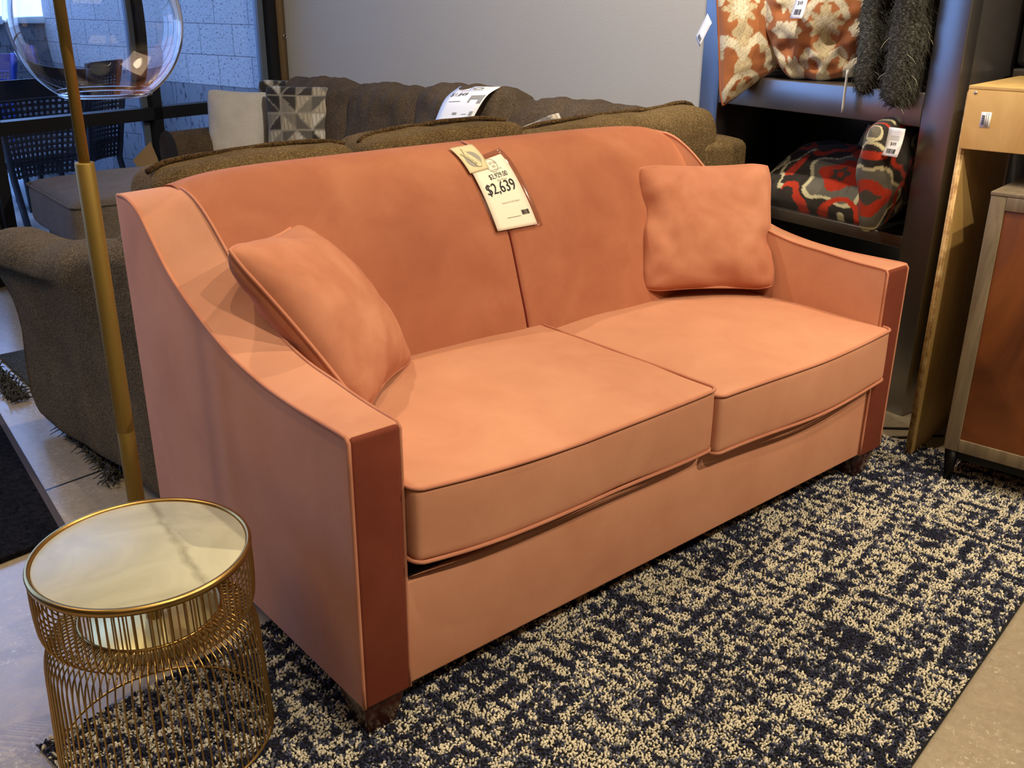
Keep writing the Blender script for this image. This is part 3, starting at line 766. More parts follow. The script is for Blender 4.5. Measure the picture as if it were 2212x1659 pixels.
# flared side arm seen from outside
def arm_ring(y):
    q = (y - 1.12) / .9; xo = .052 - .080 * q; zt = .775 - .095 * min(1, max(0, q) * 1.8) - .015 * q
    w = .17
    z0 = .045 + .012 * math.sin(q * 7)
    fl = .035 + .040 * q
    pr = [(xo + .012, z0), (xo, z0 + .03), (xo + .004, .25), (xo - .004, .42), (xo - fl * .6, .56), (xo - fl, zt - .09), (xo - fl + .004, zt - .045), (xo - fl + .04, zt - .008), (xo - fl + .09, zt), (xo - fl + w, zt - .02), (xo + w + .02, zt - .12), (xo + w, .3), (xo + w, z0)]
    c = spline(pr, 36); return [V3(p[0], y, p[1]) for p in c]
ys_ = list(np.linspace(1.03, 1.99, 36)); V = []; F = []
rings = []
for y in ys_:
    R_ = arm_ring(y)
    e = max(0, (y - 1.93) / .06); cen = sum(R_) / len(R_)
    R_ = [cen + (p - cen) * (1 - .10 * e * e) for p in R_]
    R_ = [p + V3(.010 * fnoise(p, 5, 2) + .003 * fnoise(p, 18, 4), 0, .006 * fnoise(p, 6, 5)) for p in R_]; rings.append(R_)
m = len(rings[0])
for R_ in rings: V += R_
for i in range(len(rings) - 1):
    for k in range(m): F.append((i * m + k, i * m + (k + 1) % m, (i + 1) * m + (k + 1) % m, (i + 1) * m + k))
F.append(tuple(range(m))); F.append(tuple((len(rings) - 1) * m + k for k in range(m))[::-1])
obj('arm', V, [q[::-1] for q in F], M['brown_arm'], sec_t)
box('seat_base', A_, .17, 2.2, .15, .93, .08, .34, M['brown_arm'], sec_t, .02, 3)
for x0, x1 in ((.18, .83), (.84, 1.49)): softbox('seat_cushion', A_((x0 + x1) / 2, .56, .41), aA, ((x1 - x0) / 2, .36, .075), .03, (0, .01, .03), M['brown_shaded'], sec_t, 8, .006, seed=x0)
# return along the grey wall
Bv = frame(10, (2.4, 1.7, 0)); aB = (Bv(1, 0, 0) - Bv(0, 0, 0), Bv(0, 1, 0) - Bv(0, 0, 0), V3(0, 0, 1))
box('return_back', Bv, .02, .14, -.30, 2.10, .06, .80, M['brown_shaded'], sec_t, .03, 3)
box('return_base', Bv, -.70, .02, -.25, 1.6, .08, .34, M['brown_shaded'], sec_t, .02, 3)
for k in range(3): softbox('seat_cushion', Bv(-.38, .10 + .62 * k, .41), aB, (.32, .305, .075), .03, (.01, 0, .03), M['brown_shaded'], sec_t, 8, .006, seed=k + 9.)
tilt = math.radians(14); nB = aB[0] * math.cos(tilt) - aB[2] * math.sin(tilt) * -1; uB = unit(aB[2] * math.cos(tilt) + aB[0] * math.sin(tilt)); fB = unit(np.cross(aB[1], uB))
bcs = []
for k, (t0, t1, zt) in enumerate(((1.48, 2.12, .905), (1.00, 1.58, .905), (.41, 1.08, .935), (-.30, .52, .905))):
    cy = (t0 + t1) / 2
    def df(w, hy=(t1 - t0) / 2):
        s = w[1] / hy; w = w.copy()
        if w[2] > 0: w[2] += .015 * math.cos(s * 1.5) - .035 * abs(s) ** 5 + .005 * math.sin(s * 11 + k) + .003 * math.sin(s * 27 + 2 * k)
        w[0] += .0055 * math.sin(s * 21 + w[2] * 12 + k) * max(0, min(1, (w[2] - .02) / .12))
        return w
    O = Bv(-.10, cy, zt - .225)
    bcs.append((O, (t1 - t0) / 2))
    softbox('back_cushion', O, (fB * -1 if fB @ aB[0] < 0 else fB, aB[1], uB), (.105, (t1 - t0) / 2 - .005, .215), .07, (.035, .01, .01), M['brown_shaded'], sec_t, 24, .014, 9, df, k + 20.)
# far arm running along the window and the chaise
Cf = frame(4, (1.24, 3.72, 0)); aC = (Cf(1, 0, 0) - Cf(0, 0, 0), Cf(0, 1, 0) - Cf(0, 0, 0), V3(0, 0, 1))
def far_ring(x):
    pr = [(-.0, .06), (-.005, .3), (-.02, .5), (-.015, .60), (.03, .655), (.09, .665), (.15, .63), (.17, .56), (.165, .4), (.165, .06)]
    return [Cf(x, q[0] + .0, q[1] + .02 * min(1, x)) for q in spline(pr, 26)]
xs_ = np.linspace(0, .72, 12); V = []; F = []; m = 27
for x in xs_: V += far_ring(x)
for i in range(11):
    for k in range(m): F.append((i * m + k, i * m + (k + 1) % m, (i + 1) * m + (k + 1) % m, (i + 1) * m + k))
F.append(tuple(range(m))); F.append(tuple(11 * m + k for k in range(m))[::-1])
obj('arm', V, F, M['brown_shaded'], sec_t, True, mods=[('bevel', .008, 3, 50)])
Ch = frame(-2, (.475, 2.98, 0)); aH = (Ch(1, 0, 0) - Ch(0, 0, 0), Ch(0, 1, 0) - Ch(0, 0, 0), V3(0, 0, 1))
hx, hy = .62, .375
def dfc(w):
    w = w.copy(); w[2] -= .012 * (1 - abs(w[0] / hx)) * 0; return w
ch = softbox('chaise_cushion', Ch(hx, hy, .405), aH, (hx, hy, .105), .05, (.006, .006, .035), M['brown_window_lit'], sec_t, 12, .006, 6, dfc, 5.)
a = Acc(); a.add(*tubevf(rrect(Ch(hx, hy, .405), aH, hx, hy, .088, .04, None), .005, 6, True)); v, f = a.get(); obj('piping', v, f, M['brown_window_lit'], ch)
softbox('chaise_base', Ch(hx + .03, hy, .18), aH, (hx - .03, hy - .02, .115), .03, (.004, .004, 0), M['brown_window_lit'], sec_t, 8, .003, 6)

# second price tag on the grey wall cushions
pt2 = thing('price_tag', 'white price sheet marked $1,849 draped over a brown back cushion by the wall', 'price tag', Bv(-.25, .85, .85))
QB = (((-.13, .803, .940), (-.13, .552, .953)), ((-.25, .785, .893), (-.25, .537, .917)), ((-.295, .810, .793), (-.295, .590, .806)))
TW, TH = .26, .24
def STB(lift):
    rowsL = spline([Bv(*QB[2][0]), Bv(*QB[1][0]), Bv(*QB[0][0])], 20); rowsR = spline([Bv(*QB[2][1]), Bv(*QB[1][1]), Bv(*QB[0][1])], 20)
    n = unit(-aB[0] * .8 + V3(0, 0, .6))
    def S(x, y):
        t_ = min(max(y / TH, -.05), 1.05) * 20; i = min(max(int(t_), 0), 19); q = t_ - i; l = rowsL[i] * (1 - q) + rowsL[i + 1] * q; r = rowsR[i] * (1 - q) + rowsR[i + 1] * q
        return l + (r - l) * (x / TW) + n * lift
    return S
S0 = STB(0.); S1 = STB(.002)
sheet('paper', S0, 0, TW, 0, TH, M['paper2'], pt2, 6, 20)
a = Acc(); v, f = text_vf('$1,849', .040); on_sheet(a, v, f, S1, .075, .135, .95); v, f = a.get(); obj('print', v, f, M['ink'], pt2, False)
a = Acc()
for k, (x0, x1, y, h) in enumerate(((.05, .10, .186, .003), (.04, .115, .098, .003), (.10, .13, .035, .010), (.165, .20, .036, .002))):
    a = Acc(); n_ = 8
    for q in range(n_): v, f = rectvf(x0 + (x1 - x0) * q / n_, x0 + (x1 - x0) * (q + 1) / n_, y, y + h); on_sheet(a, v, f, S1, 0, 0)
    v, f = a.get(); obj('fine_line', v, f, M['greyink'], pt2, False)
a = Acc(); barcode(a, S1, .215, .24, .030, .050, 5); v, f = a.get(); obj('barcode', v, f, M['greyink'], pt2, False)
a = Acc()
a = Acc()                                                # printed picture of the sofa: seat block and back block in small tiles
for (x0, x1, y0, y1) in ((.163, .252, .108, .134), (.163, .176, .092, .108), (.225, .252, .086, .108)):
    nx_, ny_ = max(1, int((x1 - x0) / .011)), max(1, int((y1 - y0) / .009))
    for i in range(nx_):
        for j in range(ny_): v, f = rectvf(x0 + (x1 - x0) * i / nx_, x0 + (x1 - x0) * (i + 1) / nx_, y0 + (y1 - y0) * j / ny_, y0 + (y1 - y0) * (j + 1) / ny_); on_sheet(a, v, f, S1, 0, 0)
v, f = a.get(); obj('picture', v, f, M['greyink'], pt2, False)
disc_on('badge', STB(.0035), .15, .208, .034, .017, M['greyink'], pt2, .55)
sheet('sticker_flap', STB(.0025), .10, .20, .185, .235, M['paper2'], pt2, 4, 8)

# pillows on the sectional
tri_cols = [srgb(62, 56, 52), srgb(126, 118, 106), srgb(168, 156, 136), srgb(96, 90, 84), srgb(190, 184, 172), srgb(48, 44, 44)]
def geo(u, v, s):
    x, y = (u + 1) * 2.6, (v + 1) * 2.3; i, j = int(x), int(y); fx, fy = x - i, y - j
    sk = (i * 7 + j * 3) % 4
    side = (fx + fy > 1) if sk < 2 else (fx > fy); d = abs(fx + fy - 1) if sk < 2 else abs(fx - fy)
    if min(fx, 1 - fx, fy, 1 - fy) < .03 or d < .045: return srgb(150, 142, 128)
    h = (i * 13 + j * 29 + (5 if side else 0) * 7 + int(s) * 3) % 6; c = np.array(tri_cols[h]); tex = 1 + .35 * math.sin(u * 60 + v * 9) * (1 if h in (2, 4) else .3)
    return (c[0] * tex, c[1] * tex, c[2] * tex, 1)
rt = unit(V3(.80, -.60, 0))
def stand(name, O, w, h, T, mat, label, cat, tilt=14, rot=0., **kw):
    n = np.cross(rt, V3(0, 0, 1)) * -1
    R_ = Matrix.Rotation(math.radians(rot), 3, 'Z'); r2 = np.array(R_ @ Vector(rt)); back = np.array([-r2[1], r2[0], 0]); up = unit(V3(0, 0, math.cos(math.radians(tilt))) + back * math.sin(math.radians(tilt)))
    ro = math.radians(kw.pop('roll', 0)); r3 = r2 * math.cos(ro) + up * math.sin(ro); u3 = up * math.cos(ro) - r2 * math.sin(ro)
    o, pf = pillow(name, O, r3, u3, w, h, T, mat, **kw); tag(o, label, cat); return o, pf
stand('throw_pillow', (1.60, 3.70, .665), .34, .40, .15, M['white_linen'], 'plain white linen pillow on the brown sectional beside the window', 'pillow', 10, 10, seed=5., ear=.05, roll=-4)
stand('throw_pillow', (1.84, 3.40, .69), .44, .42, .15, M['geo'], 'grey and black triangle patterned pillow next to the white one', 'pillow', 12, 0, seed=6., ear=.06, colf=geo, n=60)
stand('throw_pillow', (1.93, 3.66, .70), .42, .42, .13, M['geo'], 'triangle patterned pillow mostly hidden behind another one on the sectional', 'pillow', 8, 8, seed=7., ear=.06, colf=geo)
stand('throw_pillow', Bv(-.46, .465, .615), .40, .40, .12, M['geo'], 'triangle patterned pillow corner showing just below the $1,849 sheet', 'pillow', 12, 0, seed=9., ear=.10, colf=geo, roll=22)
stand('throw_pillow', Bv(-.42, .15, .665), .40, .38, .12, M['geo'], 'triangle patterned pillow tip showing right of the $1,849 sheet', 'pillow', 12, 0, seed=12., ear=.10, colf=geo, roll=18)
Tf = frame(-32, (1.075, 3.66, 0)); cp_ = [(-.075, .555), (.02, .645), (.045, .56), (.045, .50), (-.045, .50)]
V = [Tf(x, -.003, z) for x, z in cp_] + [Tf(x, .003, z) for x, z in cp_]; n = 5
o = obj('card_flap', V, [tuple(range(n)), tuple(range(n, 2 * n))[::-1]] + [(k, n + k, n + (k + 1) % n, (k + 1) % n) for k in range(n)], M['tanfabric'], None, False, (1.075, 3.66, .5)); tag(o, 'small tan card standing on the chaise beside the far rolled arm by the window', 'card')
# ------------------------------------------------------------------ speckled rug
RA = 8.4
Rg = frame(RA, (-.475, .398, 0)); 
# rug corners: back-left at origin of Rg; runs along +x; toward the camera along -y
RL, RWd = 2.47, 1.26
rug = box('area_rug', Rg, 0, RL, -RWd, 0, .001, .008, M['black'], None, .001, loc=(-.475, .398, 0)); 
tag(rug, 'navy and cream speckled pile rug under the salmon sofa and gold side table', 'rug')
def build_pile():
    sp = .0053
    nx, ny = int(RL / sp), int(RWd / sp)
    gx, gy = np.meshgrid(np.arange(nx), np.arange(ny), indexing='ij')
    px = (gx + .5 + RNG.uniform(-.45, .45, gx.shape)) * sp; py = -(gy + .5 + RNG.uniform(-.45, .45, gx.shape)) * sp
    px = px.ravel(); py = py.ravel(); n = len(px)
    # woven look: cream / navy chosen per tuft from crossing streaks of noise
    col = np.zeros((n, 4), np.float32); col[:, 3] = 1
    cream = np.array(srgb(236, 226, 200)[:3]); navy = np.array(srgb(26, 30, 58)[:3]); slate = np.array(srgb(92, 96, 118)[:3]); mid = np.array(srgb(150, 146, 140)[:3])
    keep = np.ones(n, bool)
    for i in range(n):
        x, y = px[i], py[i]
        a = noise.noise(Vector((x * 5, y * 58, 1.))); b = noise.noise(Vector((x * 58, y * 4.5, 5.))); c = noise.noise(Vector((x * 44, y * 44, 9.))); d = noise.noise(Vector((x * 3.1, y * 3.1, 3.)))
        t = a * .50 + b * .58 + c * .80 + d * .16 + RNG.normal(0, .12) - .005
        if t > .06: q = cream
        elif t > .03: q = mid
        elif t > -.17: q = slate
        else: q = navy
        col[i, :3] = q * RNG.uniform(.78, 1.12)
    ang = RNG.uniform(0, 2 * PI, n); hgt = RNG.uniform(.005, .0095, n); lean = RNG.uniform(.0008, .005, n); la = RNG.uniform(0, 2 * PI, n); rad = RNG.uniform(.0021, .0033, n)
    K = 4; t = np.zeros((n, K * 2 + 1, 3))
    for k in range(K):
        a = ang + 2 * PI * k / K
        t[:, k, 0] = px + rad * .8 * np.cos(a); t[:, k, 1] = py + rad * .8 * np.sin(a); t[:, k, 2] = .006
        t[:, K + k, 0] = px + lean * np.cos(la) + rad * 1.1 * np.cos(a); t[:, K + k, 1] = py + lean * np.sin(la) + rad * 1.1 * np.sin(a) * .75; t[:, K + k, 2] = .006 + hgt * .7
    t[:, 2 * K, 0] = px + lean * 1.5 * np.cos(la); t[:, 2 * K, 1] = py + lean * 1.5 * np.sin(la); t[:, 2 * K, 2] = .006 + hgt
    base = (np.arange(n) * (2 * K + 1))[:, None]
    fq = []; 
    for k in range(K):
        k2 = (k + 1) % K
        fq.append(np.stack([base[:, 0] + k, base[:, 0] + k2, base[:, 0] + K + k2, base[:, 0] + K + k], 1))
    ft = [np.stack([base[:, 0] + K + k, base[:, 0] + K + (k + 1) % K, base[:, 0] + 2 * K], 1) for k in range(K)]
    quads = np.concatenate(fq); tris = np.concatenate(ft)
    a = math.radians(RA); X = t[:, :, 0]; Y = t[:, :, 1]
    W = np.stack([X * math.cos(a) - Y * math.sin(a), X * math.sin(a) + Y * math.cos(a), t[:, :, 2]], 2).reshape(-1, 3)
    me = bpy.data.meshes.new('pile'); nv = len(W); me.vertices.add(nv); me.vertices.foreach_set('co', W.astype(np.float32).ravel())
    loops = np.concatenate([quads.ravel(), tris.ravel()]).astype(np.int32); me.loops.add(len(loops)); me.loops.foreach_set('vertex_index', loops)
    npoly = len(quads) + len(tris); me.polygons.add(npoly)
    st = np.concatenate([np.arange(len(quads)) * 4, len(quads) * 4 + np.arange(len(tris)) * 3]).astype(np.int32)
    me.polygons.foreach_set('loop_start', st)
    me.update(calc_edges=True); me.validate()
    me.polygons.foreach_set('use_smooth', [True] * npoly)
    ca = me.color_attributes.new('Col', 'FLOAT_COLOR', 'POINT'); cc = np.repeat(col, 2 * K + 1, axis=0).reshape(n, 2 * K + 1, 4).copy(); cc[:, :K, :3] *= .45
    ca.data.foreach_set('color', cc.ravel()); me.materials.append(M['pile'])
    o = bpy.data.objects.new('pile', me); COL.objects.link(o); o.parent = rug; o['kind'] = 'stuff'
build_pile()

# charcoal rug at far left
kr = frame(8, (-.165, 1.175, 0))
t = thing('charcoal_rug', 'flat charcoal black rug with grey bound edge on the concrete at far left', 'rug', (-1.0, 1.9, 0))
kr2 = frame(-2 + 0, (0, 0, 0))
def poly_prism(name, pts, z0, z1, mat, parent=None, bev=.002, loc=None):
    n = len(pts); V = [(x, y, z0) for x, y in pts] + [(x, y, z1) for x, y in pts]
    F = [tuple(range(n))[::-1], tuple(range(n, 2 * n))] + [(k, (k + 1) % n, n + (k + 1) % n, n + k) for k in range(n)]
    return obj(name, V, F, mat, parent, True, loc, [('bevel', bev, 2)] if bev else None)
# straight sides: near edge and right edge meet at the corner by the gold table
cr = np.array((-.175, 1.160)); e1 = unit(V3(.115, 1.49, 0))[:2]; e2 = unit(V3(-.46, -.065, 0))[:2]
q = [cr + 0 * e1, cr + 2.6 * e1, cr + 2.6 * e1 + 2.2 * e2, cr + 2.2 * e2]
ins = [q[0] + .019 * e2, q[1] + .019 * e2, q[2], q[3]]
poly_prism('field', [tuple(x) for x in ins], .001, .016, M['blackrug'], t)
poly_prism('binding', [tuple(q[0]), tuple(q[1]), tuple(q[1] + .020 * e2), tuple(q[0] + .020 * e2)], .001, .013, M['binding'], t)
# green-grey shag rug poking out below the brown arm
sh = thing('shag_rug', 'dark green grey shag rug peeking out under the brown sofa arm', 'rug', (.6, 2.2, 0))
box('backing', W0, .05, 1.3, 1.38, 2.75, .001, .010, M['fur'], sh, .002)
a = Acc(); r_s = random.Random(4)
for k in range(900):
    side = r_s.random()
    if side < .55: x, y = r_s.uniform(.02, .10), r_s.uniform(1.42, 1.85)
    elif side < .8: x, y = r_s.uniform(-.05, .02), r_s.uniform(2.2, 2.75)
    else: x, y = r_s.uniform(-.01, .5), r_s.uniform(1.36, 1.44)
    an = r_s.uniform(0, 2 * PI); l = r_s.uniform(.02, .05); h = r_s.uniform(.012, .035)
    p = [V3(x, y, .008), V3(x + math.cos(an) * l * .4, y + math.sin(an) * l * .4, h), V3(x + math.cos(an) * l, y + math.sin(an) * l, h * .35 + .004)]
    a.add(*tubevf(p, [.003, .0028, .001], 4))
v, f = a.get(); o = obj('shag_pile', v, f, M['furstrand'], sh, True); o['kind'] = 'stuff'

# ------------------------------------------------------------------ gold side table
TC = (-.275, .258)
tb = thing('side_table', 'gold wire drum side table with a round cream marble top', 'side table', (TC[0], TC[1], .018))
RT, RBs, TH_, ZR, RR = .184, .193, .426, .300, .121
lathe('marble_top', [(0, TH_ - .014), (RT - .006, TH_ - .014), (RT - .006, TH_ - .0035), (RT - .008, TH_ - .002), (0, TH_ - .002)], TC[0], TC[1], M['marble'], tb, 96)
ring = lambda R, z: [V3(TC[0] + R * math.cos(a), TC[1] + R * math.sin(a), z) for a in np.linspace(0, 2 * PI, 96, endpoint=False)]
prof = [(RT - .004, TH_ - .012), (RT + .003, TH_ - .012), (RT + .0045, TH_ - .004), (RT + .002, TH_ + .0015), (RT - .003, TH_ + .0015), (RT - .005, TH_ - .003)]
lathe('top_rim', prof, TC[0], TC[1], M['gold'], tb, 96, True)
tube('inner_ring', ring(RR, ZR), .0028, M['gold'], tb, 8, True)
tube('base_ring', ring(RBs, .024), .0028, M['gold'], tb, 8, True)
NW = 84; a1 = Acc(); a2 = Acc()
up = spline([(RT + .001, TH_ - .010), (RT + .002, .375), (RT + .001, .335), (RT - .003, .308), (RT - .018, .290), (RT - .040, .289), (RR, ZR)], 24)
lo = spline([(RR, ZR - .002), (RR + .022, ZR - .006), (RT - .030, .286), (RT - .010, .270), (RBs - .009, .238), (RBs - .006, .18), (RBs - .002, .09), (RBs, .024)], 22)
for k in range(NW):
    for acc, pr, dk in ((a1, up, 0), (a2, lo, .5)):
        a = 2 * PI * (k + dk) / NW
        acc.add(*tubevf([V3(TC[0] + r * math.cos(a), TC[1] + r * math.sin(a), z) for r, z in pr], .00165, 6))
v, f = a1.get(); obj('upper_wire_cage', v, f, M['gold'], tb); v, f = a2.get(); obj('lower_wire_cage', v, f, M['gold'], tb)

# ------------------------------------------------------------------ brass floor lamp
LC = (-.156, .633)
lp = thing('floor_lamp', 'tall brass floor lamp with a clear glass globe behind the gold side table', 'floor lamp', (LC[0], LC[1], 0))
lathe('base', [(0, .002), (.139, .002), (.140, .006), (.140, .027), (.138, .030), (0, .030)], LC[0], LC[1], M['brassplate'], lp, 96)
lathe('lower_pole', [(0, .029), (.0175, .029), (.0175, .487), (.0170, .488), (.0175, .489), (.0175, 1.036), (.0165, 1.0385), (.010, 1.0385)], LC[0], LC[1], M['brass'], lp, 32)
lathe('upper_pole', [(.0102, 1.03), (.0102, 1.70), (0, 1.70)], LC[0], LC[1], M['brass'], lp, 24)
# arm reaches over and carries the globe
dist = 1.86
vv = unit(f_ + r_ * ((206 - 1106) / 2098.74) - u_ * ((44 - 829.5) / 2098.74)); GC = CP + vv * (dist / (vv @ f_)); GR = .160
tube('arm', spline([V3(LC[0], LC[1], 1.69), V3((LC[0] + GC[0]) / 2, (LC[1] + GC[1]) / 2, 1.71), V3(GC[0], GC[1], 1.69), V3(GC[0], GC[1], GC[2] + GR * .93)], 20), .009, M['brass'], lp, 10)
lathe('socket', [(0, GC[2] + .17), (.03, GC[2] + .17), (.03, GC[2] + .145), (.019, GC[2] + .14), (.019, GC[2] + .085), (0, GC[2] + .085)], GC[0], GC[1], M['brass'], lp, 24)
gp = []; 
for k in range(41):
    a = -PI / 2 + .56 + (PI - .56 - .20) * k / 40; gp.append((GR * math.cos(a), GC[2] + GR * math.sin(a)))
gi = [(r - .0028 * r / GR - .0002, GC[2] + (z - GC[2]) * (1 - .0028 / GR)) for r, z in gp]
lathe('glass_globe', gp + gi[::-1], GC[0], GC[1], M['glass'], lp, 96, True)
tube('rim', [V3(GC[0] + gp[0][0] * math.cos(a) * .99, GC[1] + gp[0][0] * math.sin(a) * .99, gp[0][1]) for a in np.linspace(0, 2 * PI, 64, endpoint=False)], .0032, M['glass'], lp, 8, True)
# ------------------------------------------------------------------ espresso bookcase with pillows
S_ = frame(-6, (2.268, .172, 0)); aS = (S_(1, 0, 0) - S_(0, 0, 0), S_(0, 1, 0) - S_(0, 0, 0), V3(0, 0, 1))
bc = thing('bookcase', 'dark espresso open bookcase holding patterned pillows against the right wall', 'bookcase', S_(.2, .54, 0))
box('post', S_, 0, .06, 0, .108, 0, 2.3, M['espresso'], bc, .003); box('post', S_, 0, .06, .985, 1.085, 0, 2.3, M['espresso'], bc, .003)
box('side_panel', S_, .06, .44, .004, .03, 0, 2.3, M['espresso'], bc, .002); box('side_panel', S_, .06, .44, 1.055, 1.081, 0, 2.3, M['espresso'], bc, .002)
box('back_panel', S_, .43, .442, .03, 1.055, .05, 2.3, M['espresso'], bc, 0)
box('shelf', S_, .003, .43, .03, 1.055, 1.03, 1.062, M['espresso'], bc, .002); box('apron', S_, 0, .025, .109, .984, .957, 1.061, M['espresso'], bc, .003)
box('shelf', S_, .045, .43, .03, 1.055, .555, .597, M['espresso'], bc, .002); box('shelf', S_, .003, .43, .03, 1.055, .06, .10, M['espresso'], bc, .002)
box('shelf', S_, .003, .43, .03, 1.055, 1.58, 1.62, M['espresso'], bc, .002)

def strokes(u, v, items, bg):
    """paint: ordered list of (kind, params, colour); the last hit wins"""
    c = bg
    for it in items:
        if it[0] == 'blob':
            (cx, cy, rx, ry, lob, amp), col = it[1], it[2]; dx, dy = (u - cx) / rx, (v - cy) / ry; r = math.hypot(dx, dy); a = math.atan2(dy, dx)
            if r < 1 + amp * math.cos(lob * a): c = col
        elif it[0] == 'ring':
            (cx, cy, rx, ry, lob, amp, w), col = it[1], it[2]; dx, dy = (u - cx) / rx, (v - cy) / ry; r = math.hypot(dx, dy); a = math.atan2(dy, dx); R0 = 1 + amp * abs(math.cos(lob * a / 2)) if lob < 0 else 1 + amp * math.cos(lob * a)
            if abs(r - R0) < w: c = col
        elif it[0] == 'line':
            pts, w, col = it[1], it[3], it[2]
            for i in range(len(pts) - 1):
                ax_, ay_ = pts[i]; bx_, by_ = pts[i + 1]; L2 = (bx_ - ax_) ** 2 + (by_ - ay_) ** 2; t_ = max(0, min(1, ((u - ax_) * (bx_ - ax_) + (v - ay_) * (by_ - ay_)) / L2))
                if math.hypot(u - ax_ - t_ * (bx_ - ax_), v - ay_ - t_ * (by_ - ay_)) < w: c = col; break
    return c
CREAM = srgb(220, 208, 178); CREAM2 = srgb(198, 180, 142); ORG = srgb(166, 100, 56)
def damask(u, v, s, ou=0., ov=0.):
    x = abs(((u * 1.0 + ou + 1) % 1.3) - .65) ; y = ((v + ov + 1) % 1.5) - .75
    it = [('blob', (0, .05, .15, .19, 2, .12), CREAM2), ('line', [(.0, .22), (.10, .42), (.30, .52), (.42, .38)], CREAM, .075), ('line', [(.02, -.12), (.14, -.12), (.27, -.26), (.34, -.42)], CREAM, .06),
          ('blob', (.62, .05, .17, .36, 7, .13), CREAM), ('blob', (.60, -.62, .20, .16, 6, .14), CREAM), ('blob', (0, -.52, .26, .24, 9, .24), CREAM2), ('blob', (0, -.52, .13, .13, 9, .2), CREAM), ('blob', (0, .62, .17, .20, 5, .2), CREAM2), ('blob', (.40, .30, .09, .08, 3, .2), CREAM2),
          ('line', [(0, -.12), (0, -.32)], CREAM2, .03)]
    c = strokes(x, y, it, ORG)
    if c is not ORG and math.sin(u * 55 + 9 * math.sin(v * 21)) > .75: c = (c[0] * .72, c[1] * .70, c[2] * .62, 1)
    return c
GREY = srgb(78, 72, 64); RED = srgb(186, 52, 26); CRM = srgb(204, 196, 158); DK = srgb(46, 40, 36); GR2 = srgb(106, 102, 92)
def suz(u, v, s, ou=0., ov=0.):
    x, y = ((u + ou + 1) % 1.7) - .85, ((v + ov + 1) % 1.7) - .85
    it = [('blob', (.0, .10, .66, .56, 5, .14), CRM), ('blob', (.0, .10, .60, .50, 5, .14), GR2), ('blob', (.02, .12, .38, .32, 4, .16), RED), ('blob', (.02, .14, .17, .13, 5, .2), GREY), ('blob', (.02, .14, .07, .05, 5, .2), RED),
          ('ring', (-.85, -.2, .30, .42, 3, .2, .16), RED), ('ring', (.85, -.2, .30, .42, 3, .2, .16), RED), ('ring', (-.85, .75, .34, .30, 4, .2, .2), RED), ('ring', (.85, .75, .34, .30, 4, .2, .2), RED),
          ('ring', (0, -.80, .46, .22, 4, .22, .12), CRM), ('blob', (0, -.80, .30, .13, 3, .2), RED), ('blob', (-.85, -.2, .12, .15, 4, .2), CRM), ('blob', (.85, -.2, .12, .15, 4, .2), CRM)]
    return strokes(x, y, it, DK)
def tagcard(P, w, h, label, text='$49', th=.0012, bars=True, curl=0., mat=None, near=None):
    t = thing('hang_tag', label, 'hang tag', P(0, 0))
    V = []; 
    sheet('card', P, -w / 2, w / 2, -h, 0, mat or M['paper2'], t, 3, 8, th)
    Pn = lambda x, y: P(x, y) + near * .0016
    if text:
        v, f = text_vf(text, h * .16); a = Acc(); on_sheet(a, v, f, Pn, 0, -h * .62, 1.); v, f = a.get(); obj('price', v, f, M['ink'], t, False)
        a = Acc()
        for k in range(3): v, f = rectvf(-w * .28, w * .28, -h * (.30 + .06 * k), -h * (.30 + .06 * k) + h * .012); on_sheet(a, v, f, Pn, 0, 0)
        v, f = a.get(); obj('small_print', v, f, M['greyink'], t, False)
    if bars:
        a = Acc(); barcode(a, Pn, -w * .28, w * .28, -h * .90, -h * .74, 9); v, f = a.get(); obj('barcode', v, f, M['ink'], t, False)
    return t
mn = -aS[0]                                              # toward the shopper
def sp(name, d, t_, z, nrm, upv, w, h, T, mat, label, cat='pillow', group=None, **kw):
    n = unit(nrm); ux_ = unit(np.cross(upv, n)); uy_ = np.cross(n, ux_)
    o, pf = pillow(name, S_(d, t_, z), ux_, uy_, w, h, T, mat, **kw); tag(o, label, cat, group); return o, pf, ux_, uy_, n
X_, Y_, Z_ = aS
# upper compartment: two damask pillows stood on edge, two fur pillows
def cp(corner, nrm, upv, w, h, side=-1):
    """centre of a pillow from the shelf position of its lower front corner"""
    n = unit(nrm); ux_ = unit(np.cross(upv, n)); uy_ = np.cross(n, ux_); c = S_(*corner) - ux_ * side * w / 2 + uy_ * h / 2
    q = c - S_(0, 0, 0); return q @ X_, q @ Y_, c[2]
def bunch1(u, v): return (0, ((u + 1) / 2) ** .9 * .17 * max(0, -v) ** 1.2, 0)
n1 = -Y_ * .93 - X_ * .36; u1_ = Z_ - X_ * .14
k1 = cp((-.10, .872, .945), n1, u1_, .36, .46)
rust = plain('rust_cord', srgb(150, 84, 48), .8)
d1 = sp('damask_pillow', *k1, n1, u1_, .36, .46, .17, M['damask'], 'orange and cream damask pillow hanging over the left end of the upper shelf', n=120, ear=.03, seed=3., wr=.004, bend=bunch1, pipe=.0045, pipemat=rust, colf=lambda u, v, s: damask(u, v, s, .3, .2))
n2_ = -Y_ * .55 - X_ * .85 - Z_ * .05; u2_ = Z_ - X_ * .1
def bunch(u, v):
    k = max(0, -v - .1) ; return (-u * .085 * k, 0.02 * k * abs(u), .012 * math.sin(u * 7 + v * 5) * k)
d2 = sp('damask_pillow', .10, .600, 1.262, n2_, u2_, .42, .42, .22, M['damask'], 'crumpled orange and cream damask pillow with its price tag in front on the upper shelf', n=110, ear=.04, p=.34, seed=12., wr=.016, bend=bunch, colf=lambda u, v, s: damask(u, v, s, .9, .75), pinch=[(.1, -.35, .25, .05), (.35, -.55, .2, .03), (-.3, -.5, .15, .02), (-.1, -.7, .14, .03)])
